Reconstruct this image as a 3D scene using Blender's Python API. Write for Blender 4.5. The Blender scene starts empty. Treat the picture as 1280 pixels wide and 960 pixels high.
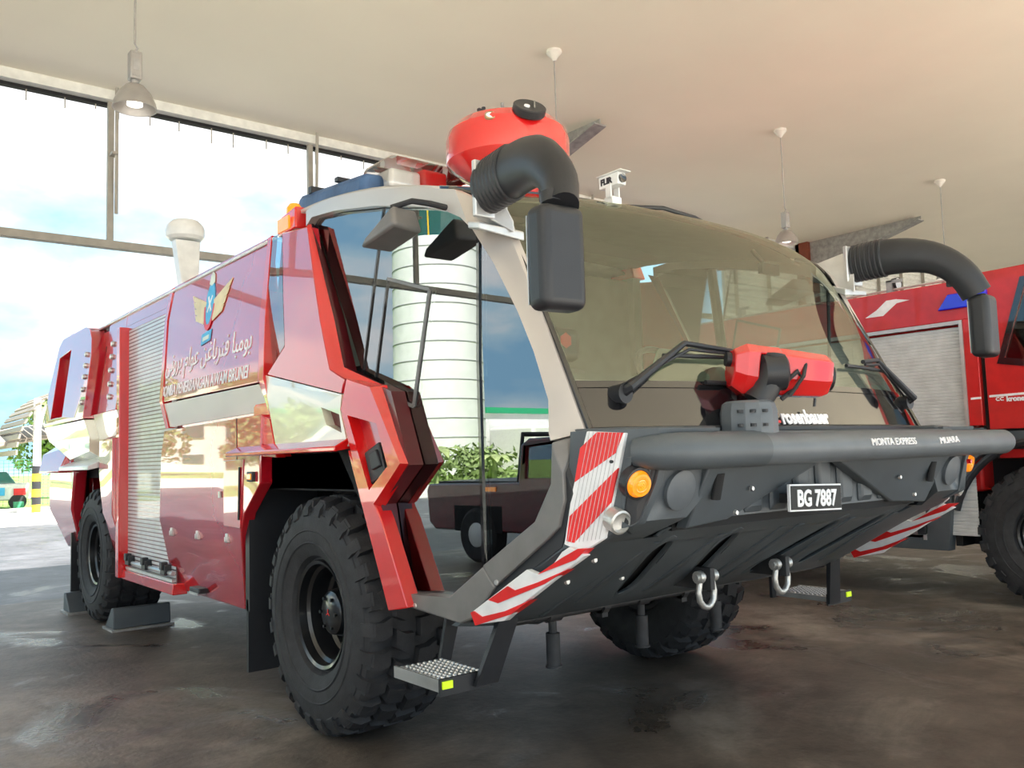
import bpy, bmesh, math, random
from mathutils import Vector, Matrix
from mathutils.geometry import tessellate_polygon
R = math.radians
rnd = random.Random(7)
SC = bpy.context.scene
COL = SC.collection

# ---------------------------------------------------------------- camera
cam_data = bpy.data.cameras.new('camera'); cam = bpy.data.objects.new('camera', cam_data); COL.objects.link(cam)
CAMROT = ((0.78116164, -0.02802117, -0.6236997), (-0.62359674, -0.08338379, -0.77728647), (-0.03022597, 0.99612346, -0.08261013))
cam.matrix_world = Matrix.Translation((-3.60, -4.50, 1.45)) @ Matrix(CAMROT).to_4x4()
cam_data.sensor_width = 36.0
cam_data.lens = 36.0*1090.65/1280.0
cam_data.clip_start = 0.05; cam_data.clip_end = 600
SC.camera = cam

# ---------------------------------------------------------------- sky, sun, exposure
SC.view_settings.view_transform = 'Standard'; SC.view_settings.look = 'None'
SC.view_settings.gamma = 1.0; SC.view_settings.exposure = 0.94
SC.view_settings.use_curve_mapping = False
W = bpy.data.worlds.new('sky'); SC.world = W; W.use_nodes = True
nt = W.node_tree; nt.nodes.clear()
def N(nt, t, **k):
    n = nt.nodes.new(t)
    for a, v in k.items(): setattr(n, a, v)
    return n
def ramp(nt, stops, interp='LINEAR'):
    n = nt.nodes.new('ShaderNodeValToRGB'); n.color_ramp.interpolation = interp
    el = n.color_ramp.elements
    while len(el) < len(stops): el.new(0.5)
    for e, (p, c) in zip(el, stops):
        e.position = p; e.color = (*c, 1)
    return n
tc = N(nt, 'ShaderNodeTexCoord')
mp = N(nt, 'ShaderNodeMapping'); mp.inputs['Scale'].default_value = (1.0, 1.0, 2.2); mp.inputs['Location'].default_value = (0.35, 0.1, 0.4)
nz = N(nt, 'ShaderNodeTexNoise'); nz.inputs['Scale'].default_value = 2.6; nz.inputs['Detail'].default_value = 9; nz.inputs['Roughness'].default_value = 0.52
nt.links.new(tc.outputs['Generated'], mp.inputs[0]); nt.links.new(mp.outputs[0], nz.inputs['Vector'])
cl = ramp(nt, [(0.42, (0.36, 0.66, 0.92)), (0.49, (0.62, 0.86, 1.0)), (0.55, (1.1, 1.1, 1.1)), (0.72, (0.92, 0.95, 1.0))])
bg = N(nt, 'ShaderNodeBackground'); bg.inputs[1].default_value = 0.82
wo = N(nt, 'ShaderNodeOutputWorld')
nt.links.new(nz.outputs['Fac'], cl.inputs[0]); nt.links.new(cl.outputs[0], bg.inputs[0]); nt.links.new(bg.outputs[0], wo.inputs[0])
sun_d = bpy.data.lights.new('sun', 'SUN'); sun_d.energy = 11.0; sun_d.angle = R(0.6); sun_d.color = (1, 0.96, 0.9)
sun = bpy.data.objects.new('sun', sun_d); COL.objects.link(sun); sun.rotation_euler = Vector((-.35, .45, -.82)).to_track_quat('-Z', 'Y').to_euler()

# ---------------------------------------------------------------- materials
MATS = {}
def mat(name, col, rough=0.5, metal=0.0, coat=0.0, spec=0.5, ior=1.5, coat_ior=1.5, emit=None, es=0, trans=0, noise=None, bump=None):
    m = bpy.data.materials.new(name); m.use_nodes = True; MATS[name] = m
    t = m.node_tree; b = t.nodes['Principled BSDF']
    b.inputs['Base Color'].default_value = (*col, 1); b.inputs['Roughness'].default_value = rough
    b.inputs['Metallic'].default_value = metal; b.inputs['Coat Weight'].default_value = coat; b.inputs['Coat IOR'].default_value = coat_ior
    b.inputs['Coat Roughness'].default_value = 0.02
    b.inputs['Specular IOR Level'].default_value = spec; b.inputs['IOR'].default_value = ior
    b.inputs['Transmission Weight'].default_value = trans
    if emit: b.inputs['Emission Color'].default_value = (*emit, 1); b.inputs['Emission Strength'].default_value = es
    tcn = t.nodes.new('ShaderNodeTexCoord')
    sc_, amt = noise if noise else (9.0, 0.10)
    n = t.nodes.new('ShaderNodeTexNoise'); n.inputs['Scale'].default_value = sc_; n.inputs['Detail'].default_value = 6
    t.links.new(tcn.outputs['Object'], n.inputs['Vector'])
    mr = t.nodes.new('ShaderNodeMapRange'); mr.inputs[1].default_value = 0.3; mr.inputs[2].default_value = 0.7
    mr.inputs[3].default_value = 1-amt; mr.inputs[4].default_value = 1+amt
    mx = t.nodes.new('ShaderNodeVectorMath'); mx.operation = 'SCALE'; mx.inputs[0].default_value = col
    t.links.new(n.outputs['Fac'], mr.inputs[0]); t.links.new(mr.outputs[0], mx.inputs['Scale']); t.links.new(mx.outputs[0], b.inputs['Base Color'])
    if bump:
        n2 = t.nodes.new('ShaderNodeTexNoise'); n2.inputs['Scale'].default_value = bump[0]; n2.inputs['Detail'].default_value = 4
        t.links.new(tcn.outputs['Object'], n2.inputs['Vector'])
        bp = t.nodes.new('ShaderNodeBump'); bp.inputs['Strength'].default_value = bump[1]; bp.inputs['Distance'].default_value = 0.01
        t.links.new(n2.outputs['Fac'], bp.inputs['Height']); t.links.new(bp.outputs[0], b.inputs['Normal'])
    return m
def glass(name, tint, refl, fres=1.5, rough=0.0, refl_col=(1, 1, 1)):
    # tinted coated pane: transparent body under a reflective layer
    m = bpy.data.materials.new(name); m.use_nodes = True; MATS[name] = m
    t = m.node_tree; t.nodes.clear()
    o = t.nodes.new('ShaderNodeOutputMaterial'); g = t.nodes.new('ShaderNodeBsdfGlossy'); g.inputs['Roughness'].default_value = rough
    g.inputs['Color'].default_value = (*refl_col, 1)
    tr = t.nodes.new('ShaderNodeBsdfTransparent'); tr.inputs[0].default_value = (*tint, 1)
    lw = t.nodes.new('ShaderNodeFresnel'); lw.inputs['IOR'].default_value = fres
    mr = t.nodes.new('ShaderNodeMapRange'); mr.inputs[3].default_value = refl; mr.inputs[4].default_value = 1.0
    t.links.new(lw.outputs[0], mr.inputs[0])
    mx = t.nodes.new('ShaderNodeMixShader'); t.links.new(mr.outputs[0], mx.inputs[0]); t.links.new(tr.outputs[0], mx.inputs[1]); t.links.new(g.outputs[0], mx.inputs[2])
    t.links.new(mx.outputs[0], o.inputs[0]); return m
mat('red_paint', (0.56, 0.008, 0.020), 0.22, coat=1.0, coat_ior=2.05, noise=(2, 0.03))
mat('red_front', (0.72, 0.012, 0.012), 0.25, coat=1.0, coat_ior=1.7, noise=(2, 0.03))
mat('red_engine', (0.60, 0.018, 0.018), 0.32, coat=0.4)
mat('lamp_grey', (0.40, 0.38, 0.36), 0.35, metal=0.5)
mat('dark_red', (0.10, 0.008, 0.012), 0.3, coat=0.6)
mat('band', (0.80, 0.78, 0.62), 0.16, coat=1.0, coat_ior=2.0, noise=(2, 0.03))
mat('white_paint', (0.80, 0.80, 0.78), 0.3, coat=0.5)
mat('silver', (0.56, 0.52, 0.49), 0.33, metal=0.35, coat=0.4, noise=(3, 0.04))
mat('alu', (0.62, 0.62, 0.61), 0.38, metal=0.85, bump=(60, 0.08))
mat('slat_grey', (0.66, 0.67, 0.68), 0.45, coat=0.3)
mat('press_grey', (0.55, 0.55, 0.56), 0.4)
mat('cast_alu', (0.66, 0.66, 0.66), 0.35, metal=0.6)
mat('sill_grey', (0.215, 0.205, 0.20), 0.45, metal=0.3, bump=(220, 0.1))
mat('slate', (0.082, 0.096, 0.108), 0.43, bump=(300, 0.12), noise=(5, 0.12))
mat('slate_light', (0.12, 0.135, 0.15), 0.42, bump=(300, 0.1))
mat('black_plastic', (0.022, 0.023, 0.027), 0.42, bump=(260, 0.12))
mat('black_gloss', (0.012, 0.012, 0.014), 0.07, coat=1.0)
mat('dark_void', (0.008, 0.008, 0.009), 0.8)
mat('rubber', (0.028, 0.028, 0.031), 0.72, bump=(90, 0.25), noise=(14, 0.3))
mat('rim_black', (0.010, 0.010, 0.011), 0.30, coat=0.5)
mat('chassis', (0.030, 0.030, 0.032), 0.6, noise=(12, 0.4))
mat('sign_white', (0.86, 0.87, 0.88), 0.35)
mat('sign_red', (0.78, 0.02, 0.02), 0.35)
mat('amber', (1.0, 0.30, 0.01), 0.12, coat=1, emit=(1.0, 0.28, 0.01), es=0.35)
mat('red_lens', (0.75, 0.01, 0.01), 0.1, coat=1)
mat('blue_lens', (0.01, 0.01, 0.75), 0.12, coat=1)
mat('blue_cover', (0.055, 0.12, 0.25), 0.5, bump=(14, 0.5), noise=(8, 0.25))
mat('logo_blue', (0.05, 0.42, 0.72), 0.4)
mat('logo_gold', (0.80, 0.66, 0.36), 0.4)
mat('logo_pale', (0.75, 0.82, 0.70), 0.4)
mat('decal_white', (0.92, 0.90, 0.92), 0.5)
mat('cord_white', (0.70, 0.66, 0.60), 0.5)
mat('galv', (0.36, 0.35, 0.34), 0.45, metal=0.5, noise=(10, 0.25))
mat('zinc', (0.62, 0.61, 0.58), 0.35, metal=0.7, bump=(120, 0.2))
mat('seat_cloth', (0.20, 0.20, 0.19), 0.85, bump=(200, 0.3))
mat('interior', (0.21, 0.22, 0.19), 0.75)
mat('interior_pale', (0.42, 0.43, 0.38), 0.7)
mat('yellow_rail', (0.55, 0.62, 0.04), 0.35)
mat('yellow_post', (0.85, 0.55, 0.03), 0.5)
mat('hi_vis', (0.70, 0.95, 0.02), 0.4, emit=(0.7, 1, 0.02), es=0.15)
mat('steel_beam', (0.36, 0.33, 0.28), 0.55)
mat('rust_red', (0.20, 0.045, 0.02), 0.6)
mat('canopy_roof', (0.26, 0.22, 0.18), 0.6)
mat('leaf', (0.22, 0.30, 0.10), 0.7, noise=(2.5, 0.5))
mat('leaf_light', (0.34, 0.41, 0.16), 0.7, noise=(2.5, 0.5))
mat('bark', (0.16, 0.12, 0.08), 0.9)
mat('grass', (0.20, 0.30, 0.06), 0.9, noise=(1.5, 0.35))
mat('kerb', (0.72, 0.70, 0.66), 0.8)
mat('tower_white', (0.80, 0.80, 0.76), 0.6, noise=(1.2, 0.06))
mat('tower_joint', (0.34, 0.34, 0.33), 0.7)
mat('roof_green', (0.02, 0.32, 0.14), 0.5)
mat('tower_glass', (0.03, 0.14, 0.13), 0.08, coat=1)
mat('maroon', (0.13, 0.008, 0.010), 0.25, coat=0.8)
mat('tin_white', (0.74, 0.73, 0.68), 0.5)
mat('brass', (0.45, 0.36, 0.2), 0.4, metal=0.8)
mat('fence_green', (0.05, 0.28, 0.16), 0.6)
mat('lamp_glow', (1, 0.96, 0.88), 0.4, emit=(1, 0.94, 0.84), es=1.4)
mat('clear_grey', (0.30, 0.28, 0.25), 0.25, coat=0.6)
glass('side_glass', (0.78, 0.84, 0.84), 0.22, 1.5, refl_col=(0.93, 0.97, 1.0))
glass('wind_glass', (0.80, 0.86, 0.77), 0.11, 1.5, refl_col=(0.90, 0.94, 0.80))
glass('dark_glass', (0.25, 0.30, 0.27), 0.04, 1.5)
mat('plate_black', (0.012, 0.012, 0.012), 0.6)
glass('clear_dome', (0.86, 0.84, 0.82), 0.10, 1.45)
glass('lens_clear', (0.8, 0.8, 0.8), 0.2, 1.5)

def concrete(name, c1, c2, c3, wet, sc=0.55, r_lo=0.22, r_hi=0.75):
    m = bpy.data.materials.new(name); m.use_nodes = True; MATS[name] = m
    t = m.node_tree; b = t.nodes['Principled BSDF']; L = t.links.new
    tcn = t.nodes.new('ShaderNodeTexCoord')
    def ns(s, d, rg=0.6, dist=0.0):
        n = t.nodes.new('ShaderNodeTexNoise'); n.inputs['Scale'].default_value = s; n.inputs['Detail'].default_value = d
        n.inputs['Roughness'].default_value = rg; n.inputs['Distortion'].default_value = dist
        L(tcn.outputs['Object'], n.inputs['Vector']); return n
    a = ns(sc, 10, 0.68, 0.6); r1 = ramp(t, [(0.33, c1), (0.52, c2), (0.68, c3)]); L(a.outputs['Fac'], r1.inputs[0])
    d = ns(3.2, 12, 0.75, 0.3); r2 = ramp(t, [(0.30, (0.40, 0.36, 0.34)), (0.50, (0.95, 0.95, 0.95)), (0.70, (1.35, 1.33, 1.3))]); L(d.outputs['Fac'], r2.inputs[0])
    mx = t.nodes.new('ShaderNodeMix'); mx.data_type = 'RGBA'; mx.blend_type = 'MULTIPLY'; mx.inputs[0].default_value = 0.85
    L(r1.outputs[0], mx.inputs[6]); L(r2.outputs[0], mx.inputs[7])
    w = ns(0.8, 7, 0.62, 0.9); rw = ramp(t, [(0.55, (0, 0, 0)), (0.62, (1, 1, 1))]); L(w.outputs['Fac'], rw.inputs[0])
    mw = t.nodes.new('ShaderNodeMix'); mw.data_type = 'RGBA'; mw.blend_type = 'MULTIPLY'; mw.inputs[7].default_value = (0.55, 0.52, 0.50, 1)
    sw = t.nodes.new('ShaderNodeMath'); sw.operation = 'MULTIPLY'; sw.inputs[1].default_value = wet
    L(rw.outputs[0], sw.inputs[0]); L(sw.outputs[0], mw.inputs[0]); L(mx.outputs[2], mw.inputs[6]); L(mw.outputs[2], b.inputs['Base Color'])
    rr = t.nodes.new('ShaderNodeMapRange'); rr.inputs[3].default_value = r_hi; rr.inputs[4].default_value = r_lo
    L(sw.outputs[0], rr.inputs[0]); L(rr.outputs[0], b.inputs['Roughness'])
    bp = t.nodes.new('ShaderNodeBump'); bp.inputs['Strength'].default_value = 0.25; bp.inputs['Distance'].default_value = 0.02
    f = ns(22, 6); L(f.outputs['Fac'], bp.inputs['Height'])
    L(bp.outputs[0], b.inputs['Normal'])
    return m
concrete('bay_floor', (0.052, 0.040, 0.032), (0.125, 0.102, 0.083), (0.27, 0.232, 0.198), 0.8, r_lo=0.20, r_hi=0.52)
concrete('apron_shade_tone', (0.055, 0.055, 0.06), (0.085, 0.085, 0.092), (0.12, 0.12, 0.13), 0.8, r_lo=0.25, r_hi=0.5)  # shade on the ground behind the bay, put into a darker grey
concrete('road', (0.62, 0.58, 0.50), (0.72, 0.68, 0.60), (0.80, 0.76, 0.68), 0.0)
mat('ceiling_cream', (0.88, 0.82, 0.69), 0.8, noise=(0.6, 0.03))

# ---------------------------------------------------------------- mesh helpers
def cab_side(y, z):      # cab flank: x as a function of (y, z)
    d = -y - 1.50 - 0.505*(2.50-z)      # how far in front of the pillar crease
    return -1.46 + 0.04*max(0, -y-0.5) + 1.2*max(0, d) + 0.02*max(0, z-2.4)
def body_side(y, z):     # rear body flank, upper panels and white band
    x = -1.50
    if z > 1.95: x += 0.10*(z-1.95)/0.85
    else: x += 0.06*min(1.95-z, 0.19)/0.19
    return x
def low_side(y, z):      # rear body flank, lower panels
    return -1.50 + (0.14*(1.05-z)/0.5 if z < 1.05 else 0.0)
def bumper_front(x, z):  # grey front module: y as a function of (x, z)
    y = -2.38+0.30*(1.5-z) if z > 1.2 else -2.29+(1.2-z)*1.75
    if z < 1.1: y += 3.5*max(0, abs(x)-1.24)**2
    return max(y, (abs(x)-2.367-0.047*z)/0.497+0.012)
def corner_face(y, z):   # flat turned face that carries the upright chevron panel
    return -2.367 - 0.497*y - 0.047*z
def flank_two(y, z):     # flank of the second truck
    return 4.60

class G:
    def __init__(s): s.v = []; s.f = []
    def add(s, vs, fs):
        b = len(s.v); s.v += [tuple(v) for v in vs]; s.f += [tuple(b+i for i in f) for f in fs]; return s
    def box(s, c, d, rot=None):
        vs = [Vector((x*d[0]/2, y*d[1]/2, z*d[2]/2)) for x in (-1, 1) for y in (-1, 1) for z in (-1, 1)]
        if rot is not None: vs = [rot @ v for v in vs]
        return s.add([v+Vector(c) for v in vs], [(0, 1, 3, 2), (4, 6, 7, 5), (0, 4, 5, 1), (2, 3, 7, 6), (0, 2, 6, 4), (1, 5, 7, 3)])
    def bb(s, x0, x1, y0, y1, z0, z1): return s.box(((x0+x1)/2, (y0+y1)/2, (z0+z1)/2), (abs(x1-x0), abs(y1-y0), abs(z1-z0)))
    def hexa(s, lo, hi):   # two matching rings of points
        n = len(lo); s.add(list(lo)+list(hi), [tuple(range(n))[::-1], tuple(range(n, 2*n))]+[(i, (i+1) % n, n+(i+1) % n, n+i) for i in range(n)]); return s
    def tube(s, pts, r, seg=12, cap=True, flat=None):
        pts = [Vector(p) for p in pts]; n = len(pts); rr = r if isinstance(r, (list, tuple)) else [r]*n
        rings = []; up = None
        for i, p in enumerate(pts):
            t = (pts[min(i+1, n-1)]-pts[max(i-1, 0)]).normalized()
            if up is None:
                up = Vector((0, 0, 1)) if abs(t.z) < 0.9 else Vector((1, 0, 0))
            u = (up-t*up.dot(t)).normalized(); w = t.cross(u); up = u
            a, b = (1, 1) if flat is None else flat
            rings.append([p+u*(math.cos(2*math.pi*k/seg)*rr[i]*a)+w*(math.sin(2*math.pi*k/seg)*rr[i]*b) for k in range(seg)])
        vs = [v for rg in rings for v in rg]
        fs = [(i*seg+k, i*seg+(k+1) % seg, (i+1)*seg+(k+1) % seg, (i+1)*seg+k) for i in range(n-1) for k in range(seg)]
        if cap: fs += [tuple(range(seg))[::-1], tuple((n-1)*seg+k for k in range(seg))]
        return s.add(vs, fs)
    def lathe(s, prof, c, axis='z', seg=32, rot=None):
        # prof: (along, radius)
        vs = []; fs = []
        for (h, r) in prof:
            for k in range(seg):
                a = 2*math.pi*k/seg; p = (r*math.cos(a), r*math.sin(a), h)
                v = Vector({'z': p, 'x': (p[2], p[0], p[1]), 'y': (p[1], p[2], p[0])}[axis])
                if rot is not None: v = rot @ v
                vs.append(v+Vector(c))
        for i in range(len(prof)-1):
            for k in range(seg): fs.append((i*seg+k, i*seg+(k+1) % seg, (i+1)*seg+(k+1) % seg, (i+1)*seg+k))
        if prof[0][1] > 1e-6: fs.append(tuple(range(seg))[::-1])
        if prof[-1][1] > 1e-6: fs.append(tuple((len(prof)-1)*seg+k for k in range(seg)))
        return s.add(vs, fs)
    def grid(s, fn, nu, nv):
        vs = [fn(i/nu, j/nv) for j in range(nv+1) for i in range(nu+1)]
        return s.add(vs, [(j*(nu+1)+i, j*(nu+1)+i+1, (j+1)*(nu+1)+i+1, (j+1)*(nu+1)+i) for j in range(nv) for i in range(nu)])
    def flipx(s): s.v = [(-x, y, z) for x, y, z in s.v]; return s
ORG = {}
def root(name, loc, label, cat, group=None):
    o = bpy.data.objects.new(name, None); COL.objects.link(o); o.location = loc; o.empty_display_size = 0.2
    o['label'] = label; o['category'] = cat
    if group: o['group'] = group
    ORG[o.name] = Vector(loc); return o
def put(name, g, m, parent=None, sharp=32, bevel=0, solid=0, label=None, cat=None, group=None, kind=None, origin=None, seg=2, smooth=True):
    me = bpy.data.meshes.new(name)
    org = ORG[parent.name] if parent is not None else Vector(origin or (0, 0, 0))
    me.from_pydata([tuple(Vector(v)-org) for v in g.v], [], g.f)
    bm = bmesh.new(); bm.from_mesh(me); bmesh.ops.remove_doubles(bm, verts=bm.verts, dist=1e-5); bmesh.ops.recalc_face_normals(bm, faces=bm.faces); bm.to_mesh(me); bm.free()
    if smooth:
        me.polygons.foreach_set('use_smooth', [True]*len(me.polygons)); me.set_sharp_from_angle(angle=R(sharp))
    me.materials.append(MATS[m]); me.update()
    o = bpy.data.objects.new(name, me); COL.objects.link(o)
    if parent is not None: o.parent = parent; ORG[o.name] = org
    else: o.location = org; ORG[o.name] = org
    if solid: md = o.modifiers.new('solid', 'SOLIDIFY'); md.thickness = solid; md.offset = 0
    if bevel: md = o.modifiers.new('bevel', 'BEVEL'); md.width = bevel; md.segments = seg; md.limit_method = 'ANGLE'; md.angle_limit = R(40); md.harden_normals = False
    if label: o['label'] = label
    if cat: o['category'] = cat
    if group: o['group'] = group
    if kind: o['kind'] = kind
    return o
def clean(loop):
    out = []
    for p in loop:
        if not out or (Vector(p)-Vector(out[-1])).length > 1e-4: out.append(p)
    return out
def slab(loops, fn, ax, o0, o1, cuts=(), back=None, sx=1):
    """prism of 2-D loops laid on the surface fn along axis ax; o0/o1 = offsets of its two faces; cuts = (index, value) creases"""
    bm = bmesh.new(); flat = [clean(l) for l in loops]; bk = [clean(l) for l in back] if back else flat
    tris = tessellate_polygon([[Vector((p[0], p[1], 0)) for p in l] for l in flat])
    F = [p for l in flat for p in l]; B = [p for l in bk for p in l]
    n = len(F); vs = [bm.verts.new((p[0], p[1], 0)) for p in F]+[bm.verts.new((p[0], p[1], 1)) for p in B]
    for t in tris:
        for off in (0, n):
            try: bm.faces.new([vs[off+i] for i in t])
            except ValueError: pass
    b = 0
    for l in flat:
        k = len(l)
        for i in range(k):
            try: bm.faces.new([vs[b+i], vs[b+(i+1) % k], vs[n+b+(i+1) % k], vs[n+b+i]])
            except ValueError: pass
        b += k
    bmesh.ops.dissolve_limit(bm, angle_limit=0.01, verts=bm.verts, edges=bm.edges)
    for (i, val, *w) in cuts:
        no = (1, 0, 0) if i == 0 else (0, 1, 0); co = (val, 0, 0) if i == 0 else (0, val, 0)
        if i == 2: co, no = val, w[0]
        bmesh.ops.bisect_plane(bm, geom=bm.verts[:]+bm.edges[:]+bm.faces[:], plane_co=co, plane_no=no)
    bmesh.ops.recalc_face_normals(bm, faces=bm.faces)
    bm.verts.index_update(); g = G()
    for v in bm.verts:
        a, c = v.co.x, v.co.y; h = fn(a, c)+(o0 if v.co.z < 0.5 else o1)
        p = [a, c]; p.insert(ax, h); p[0] *= sx
        g.v.append(tuple(p))
    for f in bm.faces: g.f.append(tuple(v.index for v in f.verts))
    bm.free(); return g
def both(name, make, m, parent, **k):
    a = put(name, make(1), m, parent, **k); b = put(name, make(-1), m, parent, **k); return a, b
CREASE = (2, (-1.50, 2.50, 0), (1, -0.505, 0))
CABCUT = [(0, -0.5), CREASE, (1, 2.4)]
BODCUT = [(1, 1.95), (1, 1.05), (0, 4.9)]
def sidepart(name, loops, surf, o0, o1, m, parent, cuts=(), sides=(1, -1), back=None, **k):
    res = []
    for s in sides: res.append(put(name, slab(loops, surf, 0, o0, o1, cuts, back, s), m, parent, **k))
    return res
def text(name, body, size, org, xd, yd, m, parent, depth=0.004, align='LEFT', squash=1.0, bold=0.0, shear=0.0, **k):
    cu = bpy.data.curves.new(name, 'FONT'); cu.body = body; cu.size = size; cu.extrude = depth/2; cu.align_x = align; cu.offset = bold; cu.shear = shear; cu.resolution_u = 3
    t = bpy.data.objects.new(name, cu); COL.objects.link(t)
    dg = bpy.context.evaluated_depsgraph_get(); me = bpy.data.meshes.new_from_object(t.evaluated_get(dg))
    bpy.data.objects.remove(t); xd = Vector(xd).normalized(); yd = Vector(yd); yd = (yd-xd*yd.dot(xd)).normalized(); zd = xd.cross(yd)
    M = Matrix((xd*squash, yd, zd)).transposed()
    g = G(); g.v = [tuple(M @ v.co+Vector(org)) for v in me.vertices]; g.f = [tuple(p.vertices) for p in me.polygons]
    bpy.data.meshes.remove(me)
    return put(name, g, m, parent, smooth=False, **k)
def struct(name, g, m, parent=None, **k):
    return put(name, g, m, parent, kind='structure', **k) if parent is None else put(name, g, m, parent, **k)

# ================================================================ the setting
struct('floor', G().bb(-13, 31, -8.0, 6.6, -0.2, 0.0), 'bay_floor')
struct('apron_ground', G().bb(-120, 120, 6.6, 22, -0.2, -0.004), 'apron_shade_tone')
struct('road_ground', G().bb(-120, 120, 22, 31, -0.2, -0.002), 'road')
struct('front_ground', G().bb(-120, 120, -80, -8.0, -0.2, -0.004), 'road')
struct('side_ground', G().bb(-120, -13, -8, 6.6, -0.2, -0.006).bb(31, 120, -8, 6.6, -0.2, -0.006), 'road')
struct('grass_ground', G().bb(-200, 200, 31, 300, -0.2, 0.03), 'grass')
struct('kerb', G().bb(-120, 120, 30.8, 31.1, -0.1, 0.14), 'kerb')
struct('ceiling', G().bb(-13, 31, -7.8, 6.5, 6.0, 6.35), 'ceiling_cream')
struct('roof', G().bb(-13.2, 31.2, -8, 6.8, 6.35, 6.6), 'galv')
struct('trim_1', G().bb(-13, 11.0, 6.40, 6.52, 5.88, 6.02), 'tin_white')
struct('trim_2', G().bb(-13, 11.0, 6.52, 6.60, 5.84, 6.06), 'dark_void')
struct('trim_3', G().bb(-13, 11.0, 6.46, 6.58, 4.08, 4.17), 'steel_beam')
# little hangers poking below the roof edge
g = G()
for i in range(64):
    x = -12.6+i*0.36+rnd.uniform(-.1, .1); g.bb(x, x+0.012, 6.53, 6.545, 5.84-rnd.choice((0.06, 0.13, 0.2)), 5.86)
struct('trim_4', g, 'steel_beam')
hp = root('opening_hangers', (-1, 6.5, 4.1), 'slim steel hanger posts dropping from roof edge to high rail of open rear doorway', 'post')
for x in (-9.7, -7.1, -4.4, -0.89, 1.72, 4.4, 7.0, 9.6):
    h = put('hanger_post', G().bb(x-0.035, x+0.035, 6.47, 6.53, 4.12, 6.0), 'steel_beam', hp)
    put('stay_rod', G().tube([(x+0.02, 6.30, 6.0), (x+0.06, 6.46, 4.5)], 0.022, 8).bb(x-0.02, x+0.05, 6.34, 6.5, 5.2, 5.23), 'steel_beam', h)
# ribbed cladding wall
wall = put('wall_back', G().bb(10.95, 31, 6.55, 6.62, 0, 6.0), 'tin_white', kind='structure')
g = G()
for i in range(50):
    z = 0.06+i*0.12; g.add([(10.95, 6.55, z), (31, 6.55, z), (31, 6.50, z+0.05), (10.95, 6.50, z+0.05), (31, 6.55, z+0.10), (10.95, 6.55, z+0.10)], [(0, 1, 2, 3), (3, 2, 4, 5)])
put('cladding_rib', g, 'tin_white', wall, kind='stuff')
g = G()
for x in [11.2+1.15*i for i in range(17)]: g.bb(x, x+0.03, 6.42, 6.5, 4.2, 6.0)
put('hanger_rod', g, 'steel_beam', wall, kind='stuff')
# end wall right, with columns and tapered roof brackets
struct('wall_right', G().bb(30.9, 31.1, -8.5, 6.5, 0, 6.0), 'tin_white')
for i, x in enumerate((-4.3, 4.75, 13.7, 22.7)):
    lab = 'structure'
    b = put('trim_%d' % (5+i), G().hexa([(x-0.10, 6.35, 6.0), (x-0.10, 6.35, 5.25), (x-0.10, 3.7, 5.93), (x-0.10, 3.7, 6.0)], [(x-0.085, 6.35, 6.0), (x-0.085, 6.35, 5.25), (x-0.085, 3.7, 5.93), (x-0.085, 3.7, 6.0)])
            .add([(x-.2, 6.35, 5.25), (x+.02, 6.35, 5.25), (x+.02, 3.7, 5.93), (x-.2, 3.7, 5.93), (x-.2, 6.35, 5.23), (x+.02, 6.35, 5.23), (x+.02, 3.7, 5.91), (x-.2, 3.7, 5.91)], [(0, 1, 2, 3), (7, 6, 5, 4), (0, 4, 5, 1), (1, 5, 6, 2), (2, 6, 7, 3), (3, 7, 4, 0)]), 'galv', kind='structure')
    if x > 10: struct('column', G().bb(x-0.2, x+0.2, 6.2, 6.5, 0, 6.0), 'rust_red')

# ---------------------------------------------------------------- pendant lamps
def lamp(x, y, zt, label, tilt=0):
    r = root('pendant_lamp', (x, y, 6.0), label, 'lamp', 'high bay pendant lamps under the cream ceiling')
    put('ceiling_rose', G().lathe([(6.0, .085), (5.97, .09), (5.90, .03), (5.88, .02)], (x, y, 0), seg=16), 'cord_white', r)
    put('cord', G().tube([(x, y, 5.9), (x, y, zt+0.50)], 0.009, 8), 'lamp_grey', r)
    put('hook', G().tube([(x, y, zt+.50), (x+.02, y, zt+.47), (x, y, zt+.44), (x-.015, y, zt+.42)], 0.008, 6), 'galv', r)
    hb = put('ballast_housing', G().bb(x-.045, x+.045, y-.045, y+.045, zt+.20, zt+.43), 'lamp_grey', r, bevel=.01)
    g = G()
    for k in range(3):
        for zz in (zt+.225, zt+.405): g.bb(x-.03+.022*k, x-.018+.022*k, y-.049, y-.045, zz, zz+.012)
    g.bb(x-.025, x+.025, y-.049, y-.045, zt+.27, zt+.36)
    put('vent', g, 'galv', hb)
    put('neck', G().lathe([(zt+.21, .03), (zt+.16, .03), (zt+.15, .05)], (x, y, 0), seg=16), 'galv', r)
    s = put('shade', G().lathe([(zt+.165, .05), (zt+.15, .075), (zt+.09, .125), (zt+.02, .155), (zt-.03, .165), (zt-.03, .158), (zt+.02, .148), (zt+.09, .118), (zt+.14, .06)], (x, y, 0), seg=32), 'lamp_grey', r)
    put('bulb', G().lathe([(zt+.10, .03), (zt+.05, .055), (zt+0.0, .06), (zt-.01, .03), (zt-.012, .001)], (x, y, 0), seg=16), 'lamp_glow', s)
    return r
lamp(-1.70, 2.50, 4.29, 'metal dome pendant lamp at the left before the open doorway')
lamp(2.81, 2.55, 4.29, 'pendant lamp hanging right behind the red roof drum')
lamp(7.10, 2.52, 4.36, 'pendant lamp above the windscreen near the grey tapered bracket')
lamp(11.55, 2.35, 4.30, 'farthest right pendant lamp, above the black mirror arm')
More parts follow.
